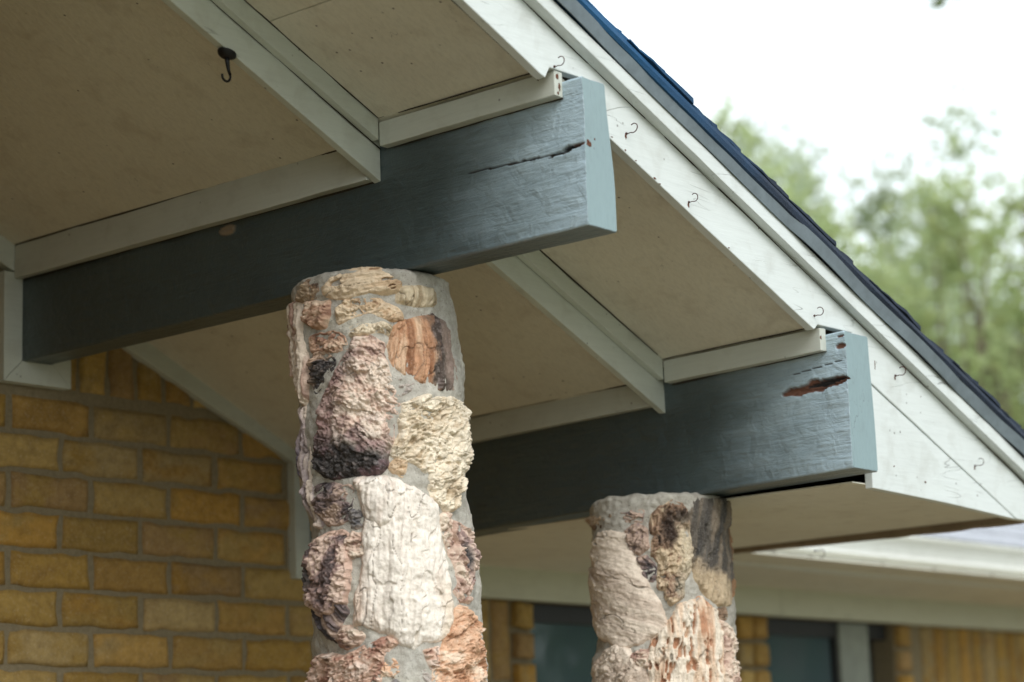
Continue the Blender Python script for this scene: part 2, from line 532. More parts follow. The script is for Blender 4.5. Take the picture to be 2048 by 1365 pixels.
STONES_FRONT = [
 ([(-0.154,2.452), (-0.138,2.463), (-0.114,2.471), (-0.090,2.468), (-0.089,2.453), (-0.099,2.445), (-0.125,2.446)], 0.01, 'brown', 0, 'knob'),
 ([(-0.074,2.454), (-0.059,2.467), (-0.033,2.472), (-0.005,2.477), (0.022,2.475), (0.041,2.465), (0.054,2.458), (0.052,2.448), (0.025,2.443), (0.003,2.443), (-0.033,2.435), (-0.061,2.440), (-0.073,2.446)], 0.016, 'tan', 10, 'hole'),
 ([(0.058,2.447), (0.088,2.451), (0.123,2.452), (0.122,2.430), (0.089,2.423), (0.067,2.426), (0.055,2.429)], 0.01, 'cream', 80, 'fib'),
 ([(-0.126,2.437), (-0.098,2.434), (-0.073,2.429), (-0.076,2.404), (-0.083,2.394), (-0.108,2.398), (-0.126,2.406)], 0.01, 'tanpink', 0, 'knob'),
 ([(-0.054,2.413), (-0.036,2.427), (-0.008,2.427), (0.018,2.424), (0.034,2.417), (0.052,2.406), (0.053,2.396), (0.033,2.399), (0.012,2.408), (-0.010,2.410), (-0.032,2.404), (-0.053,2.397)], 0.013, 'tan', 0, 'knob'),
 ([(-0.029,2.378), (-0.011,2.385), (0.002,2.381), (0.021,2.385), (0.032,2.377), (0.029,2.373), (0.002,2.375), (-0.018,2.371), (-0.029,2.371)], 0.009, 'cream', 0, 'knob'),
 ([(-0.195,2.449), (-0.155,2.442), (-0.146,2.412), (-0.145,2.370), (-0.141,2.332), (-0.134,2.304), (-0.137,2.284), (-0.151,2.269), (-0.172,2.288), (-0.198,2.324), (-0.208,2.369), (-0.210,2.413)], 0.014, 'pinkcream', 90, 'fib'),
 ([(-0.120,2.374), (-0.098,2.376), (-0.065,2.375), (-0.046,2.362), (-0.041,2.350), (-0.055,2.348), (-0.093,2.357), (-0.122,2.358)], 0.01, 'tanpink', 0, 'knob'),
 ([(-0.116,2.344), (-0.087,2.341), (-0.067,2.327), (-0.072,2.317), (-0.089,2.308), (-0.101,2.289), (-0.113,2.285), (-0.118,2.304), (-0.122,2.328)], 0.01, 'char', 0, 'knob'),
 ([(-0.026,2.361), (-0.002,2.362), (0.015,2.353), (0.017,2.324), (0.023,2.301), (0.030,2.272), (0.034,2.255), (0.026,2.226), (0.022,2.198), (0.018,2.175), (0.009,2.164), (0.007,2.144), (-0.006,2.136), (-0.049,2.135), (-0.085,2.135), (-0.105,2.140), (-0.122,2.157), (-0.121,2.188), (-0.105,2.215), (-0.097,2.248), (-0.085,2.275), (-0.064,2.304), (-0.048,2.325), (-0.036,2.341)], 0.022, 'bigpink', -55, 'knob'),
 ([(0.037,2.370), (0.055,2.388), (0.086,2.394), (0.117,2.405), (0.146,2.400), (0.159,2.370), (0.168,2.339), (0.158,2.296), (0.149,2.281), (0.100,2.277), (0.080,2.289), (0.048,2.301), (0.033,2.318), (0.031,2.347)], 0.012, 'orangedark', 82, 'fib'),
 ([(0.036,2.289), (0.056,2.290), (0.064,2.282), (0.057,2.270), (0.040,2.259), (0.034,2.269)], 0.007, 'grey', 0, 'knob'),
 ([(0.044,2.247), (0.071,2.259), (0.088,2.262), (0.109,2.260), (0.146,2.266), (0.186,2.255), (0.195,2.223), (0.213,2.193), (0.190,2.161), (0.166,2.128), (0.153,2.104), (0.129,2.076), (0.112,2.077), (0.100,2.084), (0.091,2.089), (0.081,2.114), (0.068,2.142), (0.057,2.153), (0.038,2.160), (0.024,2.167), (0.029,2.181), (0.041,2.198), (0.037,2.218)], 0.02, 'yellowcream', 30, 'knob'),
 ([(0.019,2.144), (0.029,2.151), (0.039,2.150), (0.038,2.138), (0.032,2.130), (0.024,2.136)], 0.01, 'tan', 0, 'knob'),
 ([(-0.167,2.263), (-0.150,2.257), (-0.156,2.232), (-0.149,2.216), (-0.146,2.187), (-0.144,2.158), (-0.139,2.128), (-0.134,2.099), (-0.125,2.075), (-0.131,2.057), (-0.143,2.063), (-0.155,2.087), (-0.162,2.117), (-0.180,2.148), (-0.183,2.192), (-0.163,2.233)], 0.01, 'greypurple', 90, 'fib'),
 ([(-0.131,2.119), (-0.101,2.121), (-0.071,2.114), (-0.051,2.111), (-0.054,2.089), (-0.057,2.066), (-0.075,2.059), (-0.105,2.059), (-0.129,2.074), (-0.136,2.088)], 0.012, 'purple', 20, 'knob'),
 ([(-0.051,2.071), (-0.042,2.071), (-0.035,2.064), (-0.038,2.051), (-0.049,2.047), (-0.053,2.058)], 0.007, 'grey', 0, 'knob'),
 ([(-0.142,2.029), (-0.115,2.034), (-0.076,2.038), (-0.063,2.030), (-0.066,2.017), (-0.062,1.996), (-0.062,1.973), (-0.069,1.938), (-0.075,1.923), (-0.089,1.919), (-0.101,1.908), (-0.134,1.908), (-0.165,1.924), (-0.195,1.941), (-0.167,1.955), (-0.199,1.972), (-0.188,2.009), (-0.158,2.015)], 0.024, 'plum', 70, 'knob'),
 ([(-0.166,1.921), (-0.143,1.909), (-0.114,1.906), (-0.094,1.912), (-0.087,1.921), (-0.073,1.917), (-0.074,1.905), (-0.096,1.881), (-0.104,1.865), (-0.125,1.873), (-0.145,1.891)], 0.012, 'purple', -50, 'fib'),
 ([(-0.062,2.025), (-0.052,2.033), (-0.040,2.028), (-0.033,2.014), (-0.039,2.002), (-0.052,1.997), (-0.061,2.004)], 0.013, 'pinkcream', 0, 'knob'),
 ([(-0.095,1.863), (-0.079,1.880), (-0.060,1.879), (-0.049,1.867), (-0.056,1.857), (-0.078,1.851), (-0.092,1.858)], 0.014, 'pinkcream', 0, 'knob'),
 ([(-0.039,2.120), (-0.019,2.124), (0.005,2.124), (0.027,2.117), (0.036,2.108), (0.053,2.103), (0.069,2.093), (0.088,2.078), (0.090,2.052), (0.095,2.013), (0.099,1.970), (0.101,1.931), (0.101,1.892), (0.086,1.864), (0.068,1.856), (0.043,1.856), (0.030,1.846), (0.016,1.851), (0.003,1.865), (-0.016,1.875), (-0.030,1.879), (-0.044,1.886), (-0.057,1.887), (-0.052,1.921), (-0.039,1.958), (-0.033,1.996), (-0.032,2.035), (-0.025,2.061), (-0.033,2.092)], 0.028, 'white', 84, 'smooth'),
 ([(-0.038,2.119), (-0.019,2.122), (0.010,2.123), (0.031,2.108), (0.028,2.077), (0.013,2.054), (-0.005,2.045), (-0.016,2.052), (-0.028,2.081)], 0.037, 'white', 84, 'smooth'),
 ([(0.104,2.063), (0.116,2.066), (0.126,2.049), (0.143,2.017), (0.151,1.986), (0.147,1.960), (0.156,1.934), (0.148,1.923), (0.126,1.924), (0.118,1.937), (0.128,1.971), (0.120,2.005), (0.106,2.035)], 0.016, 'pinkcream', -75, 'knob'),
 ([(0.130,2.051), (0.152,2.049), (0.190,2.031), (0.215,2.009), (0.189,1.983), (0.169,1.953), (0.152,1.944), (0.154,1.986), (0.148,2.012), (0.128,2.037)], 0.016, 'plum', -75, 'knob'),
 ([(0.112,1.905), (0.128,1.911), (0.149,1.895), (0.169,1.870), (0.174,1.844), (0.167,1.805), (0.173,1.766), (0.141,1.727), (0.075,1.717), (0.052,1.748), (0.057,1.776), (0.067,1.815), (0.074,1.833), (0.080,1.836), (0.088,1.859), (0.106,1.880)], 0.022, 'orange', 20, 'knob'),
 ([(-0.184,1.837), (-0.124,1.837), (-0.094,1.830), (-0.062,1.838), (-0.032,1.849), (-0.003,1.859), (0.002,1.852), (-0.013,1.837), (-0.022,1.813), (-0.026,1.779), (-0.042,1.756), (-0.097,1.744), (-0.205,1.769)], 0.016, 'pinkorange', 15, 'knob'),
 ([(-0.017,1.810), (-0.002,1.826), (0.006,1.806), (0.000,1.797), (-0.016,1.802)], 0.01, 'orange', 0, 'knob'),
 ([(0.051,1.836), (0.070,1.841), (0.073,1.815), (0.059,1.810), (0.052,1.821)], 0.012, 'pinkorange', 0, 'knob'),
 ([(0.021,1.796), (0.044,1.805), (0.055,1.790), (0.051,1.765), (0.017,1.766)], 0.01, 'grey', 0, 'knob'),
 ([(-0.019,1.780), (0.002,1.789), (0.015,1.778), (0.017,1.728), (-0.020,1.730)], 0.012, 'grey', 0, 'knob'),
]
STONES_BACK = [
 ([(-0.206,2.122), (-0.142,2.120), (-0.098,2.118), (-0.084,2.107), (-0.087,2.100), (-0.123,2.103), (-0.150,2.099), (-0.193,2.110)], 0.01, 'brown', 0, 'knob'),
 ([(-0.082,2.120), (-0.039,2.120), (-0.042,2.104), (-0.062,2.102), (-0.082,2.108)], 0.007, 'purple', 0, 'knob'),
 ([(-0.068,2.085), (-0.046,2.092), (-0.033,2.082), (-0.032,2.053), (-0.048,2.043), (-0.061,2.052), (-0.070,2.069)], 0.008, 'purple', 80, 'knob'),
 ([(-0.051,2.027), (-0.033,2.030), (-0.021,2.009), (-0.024,1.990), (-0.035,1.997), (-0.047,2.011)], 0.009, 'purple', -60, 'knob'),
 ([(-0.136,2.084), (-0.100,2.086), (-0.071,2.077), (-0.064,2.050), (-0.050,2.011), (-0.031,1.973), (-0.017,1.946), (-0.004,1.911), (-0.015,1.893), (-0.035,1.886), (-0.056,1.875), (-0.085,1.869), (-0.112,1.879), (-0.150,1.890), (-0.188,1.915), (-0.226,1.945), (-0.233,1.986), (-0.196,2.023), (-0.157,2.065)], 0.02, 'beige', -20, 'smooth'),
 ([(-0.014,2.110), (-0.001,2.123), (0.022,2.133), (0.038,2.130), (0.047,2.112), (0.051,2.093), (0.048,2.077), (0.054,2.050), (0.053,2.029), (0.046,2.008), (0.030,1.986), (0.028,1.958), (0.007,1.945), (0.001,1.956), (0.004,1.971), (-0.011,1.974), (-0.007,1.998), (-0.006,2.025), (-0.018,2.036), (-0.017,2.057), (-0.008,2.075), (-0.018,2.081), (-0.018,2.097)], 0.022, 'brownhole', 75, 'knob'),
 ([(0.063,2.138), (0.170,2.145), (0.181,2.098), (0.195,2.057), (0.192,2.014), (0.199,1.976), (0.158,1.948), (0.112,1.946), (0.083,1.960), (0.064,1.986), (0.055,2.018), (0.064,2.077), (0.055,2.098)], 0.014, 'slate', 80, 'fib'),
 ([(0.022,1.937), (0.040,1.944), (0.067,1.950), (0.096,1.926), (0.107,1.892), (0.106,1.853), (0.097,1.785), (0.088,1.722), (-0.009,1.711), (-0.032,1.788), (-0.037,1.842), (-0.025,1.873), (0.000,1.903), (0.016,1.918)], 0.024, 'creamorange', 86, 'hole'),
 ([(-0.130,1.862), (-0.098,1.870), (-0.074,1.860), (-0.069,1.844), (-0.048,1.827), (-0.040,1.789), (-0.047,1.739), (-0.145,1.738), (-0.183,1.797), (-0.162,1.843)], 0.018, 'beige', 30, 'knob'),
 ([(-0.073,1.847), (-0.052,1.857), (-0.038,1.853), (-0.039,1.829), (-0.053,1.833)], 0.014, 'pinkcream', 0, 'knob'),
 ([(0.108,1.911), (0.133,1.904), (0.160,1.887), (0.165,1.868), (0.141,1.851), (0.149,1.827), (0.182,1.823), (0.153,1.812), (0.175,1.787), (0.174,1.748), (0.107,1.748), (0.110,1.853), (0.103,1.892)], 0.018, 'pinkcream', 80, 'knob'),
 ([(0.114,1.930), (0.137,1.933), (0.138,1.920), (0.117,1.916)], 0.01, 'brown', 0, 'knob'),
]
# ------------------------------------------------------------------ the house
WALL = 3.687                   # front plane of the gable wall
FACE = 2.245                   # front plane of the rake fascia
zf = lambda x: 2.612 - 0.4265 * (x - 3)          # lower edge of the rake fascia
zs = lambda x: 2.643 - 0.4505 * (x - 3)          # outer soffit
RIDGE, TAIL = 1.25, 4.385
house = empty('house', (4.0, WALL, 0), 'ochre brick house with a white trimmed gable porch roof and blue-grey beams', 'house')

def slope_path(x0, x1, f, y, n):
    return [(x0 + (x1 - x0) * i / n, y, f(x0 + (x1 - x0) * i / n)) for i in range(n + 1)]

def rect(y0, y1, z0, z1):
    return [(0, y0, z0), (0, y1, z0), (0, y1, z1), (0, y0, z1)]

# --- rake fascia, cut round the two beams
pts = []
n = 60
for i in range(n + 1):
    x = RIDGE + (TAIL - RIDGE) * i / n
    pts.append((x, zf(x) + float(noise(np.array([[x * 4, 1.3, 0]]), 3)[0]) * 0.0012 + float(noise(np.array([[x * 21, 4.3, 0]]), 5)[0]) * 0.0009))
def notch(pts, xa, xb, z):
    out, done = [], False
    for p in pts:
        if xa < p[0] < xb:
            if not done:
                out += [(xa - 0.012, zf(xa - 0.012)), (xa, z), (xb, z), (xb, zf(xb))]
                done = True
            continue
        if xa - 0.02 < p[0] <= xa or xb <= p[0] < xb + 0.005: continue
        out.append(p)
    return out
low = notch(pts, 2.737, 2.857, 2.749)
low = notch(low, 3.478, 3.592, 2.424)
low = [p for p in low if p[1] > 2.116] + [(4.165 + 0.005, 2.114), (TAIL, 2.114)]
top = [(RIDGE + (TAIL - RIDGE) * i / 20, zf(RIDGE + (TAIL - RIDGE) * i / 20) + 0.137) for i in range(21)]
g = Geo()
g.prism_y(low + top[::-1], FACE, FACE + 0.018)
g.build('rake_fascia', M['fascia'], house, bevel=0.0016, label='wide white rake fascia board with hairline cracks and nail marks')
g = Geo()
g.prism_y([(3.634, zf(3.634) - 0.004), (3.632, 2.136), (3.9, 2.127), (4.168, 2.1135)], FACE + 0.001, FACE + 0.018)
g.build('eave_gusset', M['fascia'], house, bevel=0.0016, label='triangular white board under the cracked joint at the rake end')
# left half of the gable, seen only from elsewhere
g = Geo()
mir = lambda x: 2 * RIDGE - x
g.prism_y([(mir(TAIL), zf(TAIL)), (RIDGE - 0.001, zf(RIDGE)), (RIDGE - 0.001, zf(RIDGE) + 0.137), (mir(TAIL), zf(TAIL) + 0.137)], FACE, FACE + 0.018)
g.build('rake_fascia', M['fascia'], house)

# --- upper rake trim
g = Geo()
g.sweep(rect(-0.021, 0, 0.097, 0.1275), slope_path(RIDGE, TAIL, zf, FACE - 0.0005, 90), 0.0022, 2)
g.build('rake_trim', M['fascia'], house, bevel=0.0015)
# --- drip edge (slightly buckled metal)
g = Geo()
path = slope_path(RIDGE, TAIL + 0.01, zf, FACE - 0.003, 140)
path = [(x, y - 0.006 * max(0, float(noise(np.array([[x * 5.5, 2.2, 0]]), 8)[0])), z + 0.0015 * float(noise(np.array([[x * 7, 0, 0]]), 9)[0])) for x, y, z in path]
g.sweep([(0, -0.0225, 0.1255), (0, -0.0205, 0.1255), (0, -0.0215, 0.1475), (0, -0.030, 0.149)], path, 0.0012, 4)
g.build('drip_edge', M['flash'], house)
# --- starter strip with a rounded nose
g = Geo()
g.sweep([(0, 0.6, 0.158), (0, -0.028, 0.1445), (0, -0.035, 0.1490), (0, -0.038, 0.157), (0, -0.036, 0.166), (0, -0.030, 0.1705), (0, 0.6, 0.1705)],
        slope_path(RIDGE, TAIL + 0.02, zf, FACE, 160), 0.0022, 6)
g.build('starter_strip', M['shingle'], house)
# --- shingle courses lapping down the slope
g = Geo()
x = RIDGE - 0.02
k = 0
while x < TAIL + 0.02:
    x1 = min(x + 0.142, TAIL + 0.035)
    y = FACE - 0.034 - 0.004 * math.sin(k * 2.7) + RNG.uniform(-0.002, 0.002)
    m = 6
    xs = [x - 0.03 + (x1 - x + 0.03) * i / m for i in range(m + 1)]
    for (lift0, lift1, dx, dy) in ((0.0, 0.0075, 0, 0), (0.0065, 0.0125, -0.055 + 0.02 * math.sin(k * 1.9), 0.004)):
        a = len(g.v)
        for i, xx in enumerate(xs):
            t = i / m
            xq = xx + dx * t
            yy = y + dy + 0.0035 * float(noise(np.array([[xx * 30, k * 3.3, dx * 50]]), 11)[0])
            zb = zf(xq) + 0.171 + lift0 * t
            zt = zf(xq) + 0.1725 + lift1 * t + 0.0012 * float(noise(np.array([[xx * 40, k, 4]]), 12)[0])
            g.v += [(xq, yy, zb), (xq, yy, zt), (xq, 6.5, zt), (xq, 6.5, zb)]
        for i in range(m):
            q = a + i * 4
            for b in range(4):
                c = (b + 1) % 4
                g.f.append((q + b, q + c, q + 4 + c, q + 4 + b))
        g.f.append((a, a + 1, a + 2, a + 3)); q = a + m * 4
        g.f.append((q + 3, q + 2, q + 1, q))
    x = x1
    k += 1
g.build('porch_shingles', M['shingle'], house)
# --- boards under the shingles
g = Geo()
P = [(RIDGE, zf(RIDGE) + 0.085), (4.270, zf(4.270) + 0.085), (TAIL - 0.034, 2.157), (TAIL - 0.03, zf(TAIL - 0.03) + 0.142), (RIDGE, zf(RIDGE) + 0.142)]
g.prism_y(P, FACE + 0.0185, 6.4)
g.prism_y([(2 * RIDGE - x, z) for x, z in reversed(P)], FACE + 0.0185, 6.4)
g.build('roof_deck', M['deck'], house)
g = Geo()
Q = [(RIDGE + 0.01, zf(RIDGE) + 0.152), (TAIL + 0.03, zf(TAIL + 0.03) + 0.152), (TAIL + 0.03, zf(TAIL + 0.03) + 0.19), (RIDGE + 0.01, zf(RIDGE) + 0.19)]
g.prism_y([(2 * RIDGE - x, z) for x, z in reversed(Q)], FACE - 0.03, 6.5)
g.build('porch_shingles', M['shingle'], house)

# --- outer soffit panels
def panel(x0, x1, y0, y1, f, name='soffit_panel', seed=0, th=0.010, label=None):
    g = Geo()
    nx, ny = 16, 8
    for side in (0, 1):
        for i in range(nx + 1):
            for j in range(ny + 1):
                x = x0 + (x1 - x0) * i / nx
                y = y0 + (y1 - y0) * j / ny
                w = 0.0022 * float(noise(np.array([[x * 2.4, y * 2.4, 0]]), seed)[0]) if 0 < i < nx and 0 < j < ny else 0
                g.v.append((x, y, f(x) + w + side * th))
    s = (nx + 1) * (ny + 1)
    I = lambda i, j, k: k * s + i * (ny + 1) + j
    for i in range(nx):
        for j in range(ny):
            g.f.append((I(i, j, 0), I(i, j + 1, 0), I(i + 1, j + 1, 0), I(i + 1, j, 0)))
            g.f.append((I(i, j, 1), I(i + 1, j, 1), I(i + 1, j + 1, 1), I(i, j + 1, 1)))
    for i in range(nx):
        g.f.append((I(i, 0, 0), I(i + 1, 0, 0), I(i + 1, 0, 1), I(i, 0, 1)))
        g.f.append((I(i + 1, ny, 0), I(i, ny, 0), I(i, ny, 1), I(i + 1, ny, 1)))
    for j in range(ny):
        g.f.append((I(0, j + 1, 0), I(0, j, 0), I(0, j, 1), I(0, j + 1, 1)))
        g.f.append((I(nx, j, 0), I(nx, j + 1, 0), I(nx, j + 1, 1), I(nx, j, 1)))
    return g.build(name, M['soffit'], house, sm=False, label=label)
YB = 2.643                         # front of the double batten
panel(RIDGE, 2.495, FACE + 0.0185, YB + 0.02, zs, seed=1)
panel(2.4975, 2.80, FACE + 0.0185, YB + 0.02, zs, seed=1)
panel(2.83, 3.56, FACE + 0.0185, YB - 0.01, zs, seed=2)
# --- inner porch ceiling, one step lower
zi = lambda x: zs(x) - 0.035
panel(RIDGE, 2.80, YB + 0.0325, WALL + 0.02, zi, 'ceiling_panel', 3)
panel(2.83, 3.60, YB + 0.004, WALL + 0.02, zi, 'ceiling_panel', 4)
g = Geo()                          # left half of the porch ceiling
g.prism_y([(mir(TAIL) , zs(TAIL)), (RIDGE - 0.001, zs(RIDGE)), (RIDGE - 0.001, zs(RIDGE) + 0.01), (mir(TAIL), zs(TAIL) + 0.01)], FACE + 0.0185, WALL)
g.build('ceiling_panel', M['soffit'], house)

# --- double battens across the slope
def batten(x0, x1a, x1b, yb, drop):
    g = Geo()
    g.sweep(rect(0, 0.0155, -0.0385, 0.004), slope_path(x0, x1a, zs, yb, 40), 0.0012, 21)
    g.build('outer_batten', M['trim_x'], house, bevel=0.0012)
    g = Geo()
    g.sweep(rect(0.016, 0.0315, -drop, 0.004), slope_path(x0, x1b, zs, yb, 40), 0.0014, 22)
    g.build('inner_batten', M['trim_x'], house, bevel=0.0012)
batten(RIDGE, 2.7505, 2.770, YB, 0.098)
batten(2.86, 3.4995, 3.522, YB - 0.026, 0.091)

# --- board at the head of the gable wall
g = Geo()
zw = lambda x: 2.5425 - 0.42 * (x - 3.0476)
g.sweep(rect(-0.022, 0, 0, 0.062), slope_path(2.86, 3.535, zw, WALL - 0.001, 24), 0.0012, 31)
g.build('gable_board', M['trim_x'], house, bevel=0.0015)
g = Geo()
g.sweep(rect(-0.022, 0, 0, 0.062), slope_path(RIDGE, 2.765, lambda x: zw(x) + 0.0, WALL - 0.001, 24), 0.0012, 32)
g.build('gable_board', M['trim_x'], house, bevel=0.0015)

# --- trims along the beams
def bf1(y): return (2.771, 0.0)
def bf2(y):
    t = (y - 2.206) / (3.687 - 2.206)
    return (3.505 + 0.055 * t, -0.025 * t)
def beam_trim(bf, y0, y1, z0, z1, name, seed, label=None):
    g = Geo()
    n = 40
    path = []
    for i in range(n + 1):
        y = y0 + (y1 - y0) * i / n
        x, dz = bf(y)
        path.append((x - 0.0205, y, dz))
    g.sweep([(0, 0, z0), (0.020, 0, z0), (0.020, 0, z1), (0, 0, z1)], path, 0.0016, seed)
    g.build(name, M['trim_y'], house, bevel=0.0014, label=label)
beam_trim(bf1, 2.247, YB - 0.001, 2.7055, 2.748, 'outer_beam_trim', 41)
beam_trim(bf1, YB + 0.0325, 3.662, 2.6515, 2.722, 'inner_beam_trim', 42)
beam_trim(bf2, 2.247, YB - 0.027, 2.379, 2.421, 'outer_beam_trim', 43)
beam_trim(bf2, YB + 0.006, 3.662, 2.340, 2.392, 'inner_beam_trim', 44)

# --- dirty caulk lines in the corners
g = Geo()
def caulk(path, seed, r=0.0011):
    path = [tuple(Vector(p)) for p in path]
    g.sweep([(-r, -r, -r), (r, r, -r), (r, r, r), (-r, -r, r)], path, 0.0030, seed)
def line3(p0, p1, n=60): return [tuple(Vector(p0).lerp(Vector(p1), i / n)) for i in range(n + 1)]
caulk(line3((2.7502, 2.262, zs(2.7502) - 0.0003), (2.7502, YB, zs(2.7502) - 0.0003)), 91)
caulk(line3((2.7502, YB + 0.03, zi(2.7502)), (2.7502, 3.66, zi(2.7502))), 92)
caulk(line3((3.4862, 2.262, zs(3.4862)), (3.4995, YB - 0.026, zs(3.4995))), 93)
caulk(line3((3.484 + 0.015, YB + 0.006, zi(3.499)), (3.535, 3.66, zi(3.535))), 94, 0.0009)
caulk(slope_path(RIDGE, 2.75, zs, YB - 0.0004, 120), 95)
caulk(slope_path(2.86, 3.484, zs, YB - 0.0264, 60), 96)
caulk(slope_path(RIDGE, 2.77, lambda x: zs(x) - 0.0385, YB + 0.0157, 120), 97, 0.0007)
caulk(line3((2.7705, 2.247, 2.7050), (2.7705, YB, 2.7050)), 98, 0.0008)
caulk(line3((2.7705, YB + 0.03, 2.6510), (2.7705, 3.66, 2.6510)), 99, 0.0008)
caulk(line3((3.5050, 2.247, 2.3785), (3.5200, YB - 0.026, 2.3785 - 0.0075)), 100, 0.0008)
caulk(slope_path(RIDGE, 2.73, lambda x: zf(x) + 0.002, FACE + 0.0188, 100), 101, 0.0007)
caulk(slope_path(2.87, 3.47, lambda x: zs(x) - 0.0003, FACE + 0.0192, 60), 102, 0.0009)
caulk(slope_path(RIDGE, TAIL, lambda x: zf(x) + 0.0965, FACE - 0.0006, 160), 103, 0.0009)
g.build('caulk_line', M['caulk'], house)

# --- mitred frames where the beams enter the wall
def beam_frame(x0, x1, zb, zt, w=0.045):
    y0, y1 = WALL - 0.026, WALL - 0.001
    c = 0.0006
    g = Geo()
    g.prism_y([(x0 - w, zb - w + c), (x0, zb + c), (x0, zt), (x0 - w, zt)], y0, y1)
    g.prism_y([(x0 - w + c, zb - w), (x1 + w - c, zb - w), (x1 - c, zb), (x0 + c, zb)], y0, y1)
    g.prism_y([(x1, zb + c), (x1 + w, zb - w + c), (x1 + w, zb + 0.015), (x1, zb + 0.015)], y0 + 0.0005, y1)
    g.build('beam_frame', M['trim_x'], house, bevel=0.001)
beam_frame(2.771, 2.848, 2.4855, 2.663)
beam_frame(3.560, 3.645, 2.132, 2.345)

# --- level soffit of the porch eave and of the house eave
def level_panel(x0, x1, y0, y1, z, tilt=0.0):
    g = Geo(); g.box(x0, x1, y0, y1, z, z + 0.0025)
    g.build('level_soffit', M['soffit'], house)
level_panel(3.5905, 4.352, FACE + 0.0185, 3.118, 2.1445)
level_panel(3.594, 9.0, 3.1205, WALL - 0.001, 2.1460)
g = Geo()
g.sweep([(0, 0, 0.012), (0.02, 0, 0.012), (0.02, 0, 0.145), (0, 0, 0.145)], [(4.353, 2.30 + 0.96 * i / 30, 2.120) for i in range(31)], 0.005, 51)
g.build('eave_lip', M['rot'], house, label='weathered brown lip board along the underside of the porch eave')

# --- the long eave of the house behind
EY = 3.262
prof = [(0, 0.02, 2.1405), (0, 0, 2.1405), (0, 0, 2.180), (0, -0.042, 2.183), (0, -0.046, 2.188), (0, -0.004, 2.2055), (0, -0.016, 2.242), (0, -0.048, 2.2450),
        (0, -0.050, 2.2495), (0, -0.012, 2.259), (0, 0.02, 2.262)]
g = Geo()
g.sweep(prof, [(4.3735 + (9.0 - 4.3735) * i / 40, EY, 0) for i in range(41)], 0.0012, 61)
g.build('eave_fascia', M['eave'], house, bevel=0.001, label='long stepped white eave fascia with bright drip edges, out of focus')
g = Geo()
k = 0
y = EY - 0.012
while y < 8.0:
    y1 = y + 0.145
    zt = lambda v: 2.2615 + 0.415 * (v - (EY - 0.012))
    x = 3.9 + (k % 2) * 0.15
    while x < 9.0:
        w = 0.30
        lift = RNG.uniform(0.004, 0.009)
        a = len(g.v)
        g.v += [(x, y, zt(y)), (x + w - 0.006, y, zt(y)), (x + w - 0.006, y, zt(y) + lift), (x, y, zt(y) + lift), (x, y1 + 0.02, zt(y1 + 0.02)), (x + w - 0.006, y1 + 0.02, zt(y1 + 0.02))]
        g.f += [(a, a + 1, a + 2, a + 3), (a + 3, a + 2, a + 5, a + 4), (a, a + 3, a + 4), (a + 1, a + 5, a + 2), (a, a + 4, a + 5, a + 1)]
        x += w
    y = y1
    k += 1
g.build('house_shingles', M['shingle_far'], house, fix=False)
g = Geo()
g.v = [(3.9, EY - 0.01, 2.2605), (9.0, EY - 0.01, 2.2605), (9.0, 8.0, 4.2278), (3.9, 8.0, 4.2278)]; g.f = [(0, 1, 2, 3)]
g.build('roof_deck', M['deck'], house)
for a, b in ((3.66, 5.398), (5.4, 9.0)):
    g = Geo(); g.sweep([(0, -0.026, 2.071), (0, -0.001, 2.071), (0, -0.001, 2.1475), (0, -0.026, 2.1475)], [(a + (b - a) * i / 12, WALL, 0) for i in range(13)], 0.0008, 71)
    g.build('frieze_board', M['frieze'], house, bevel=0.001)

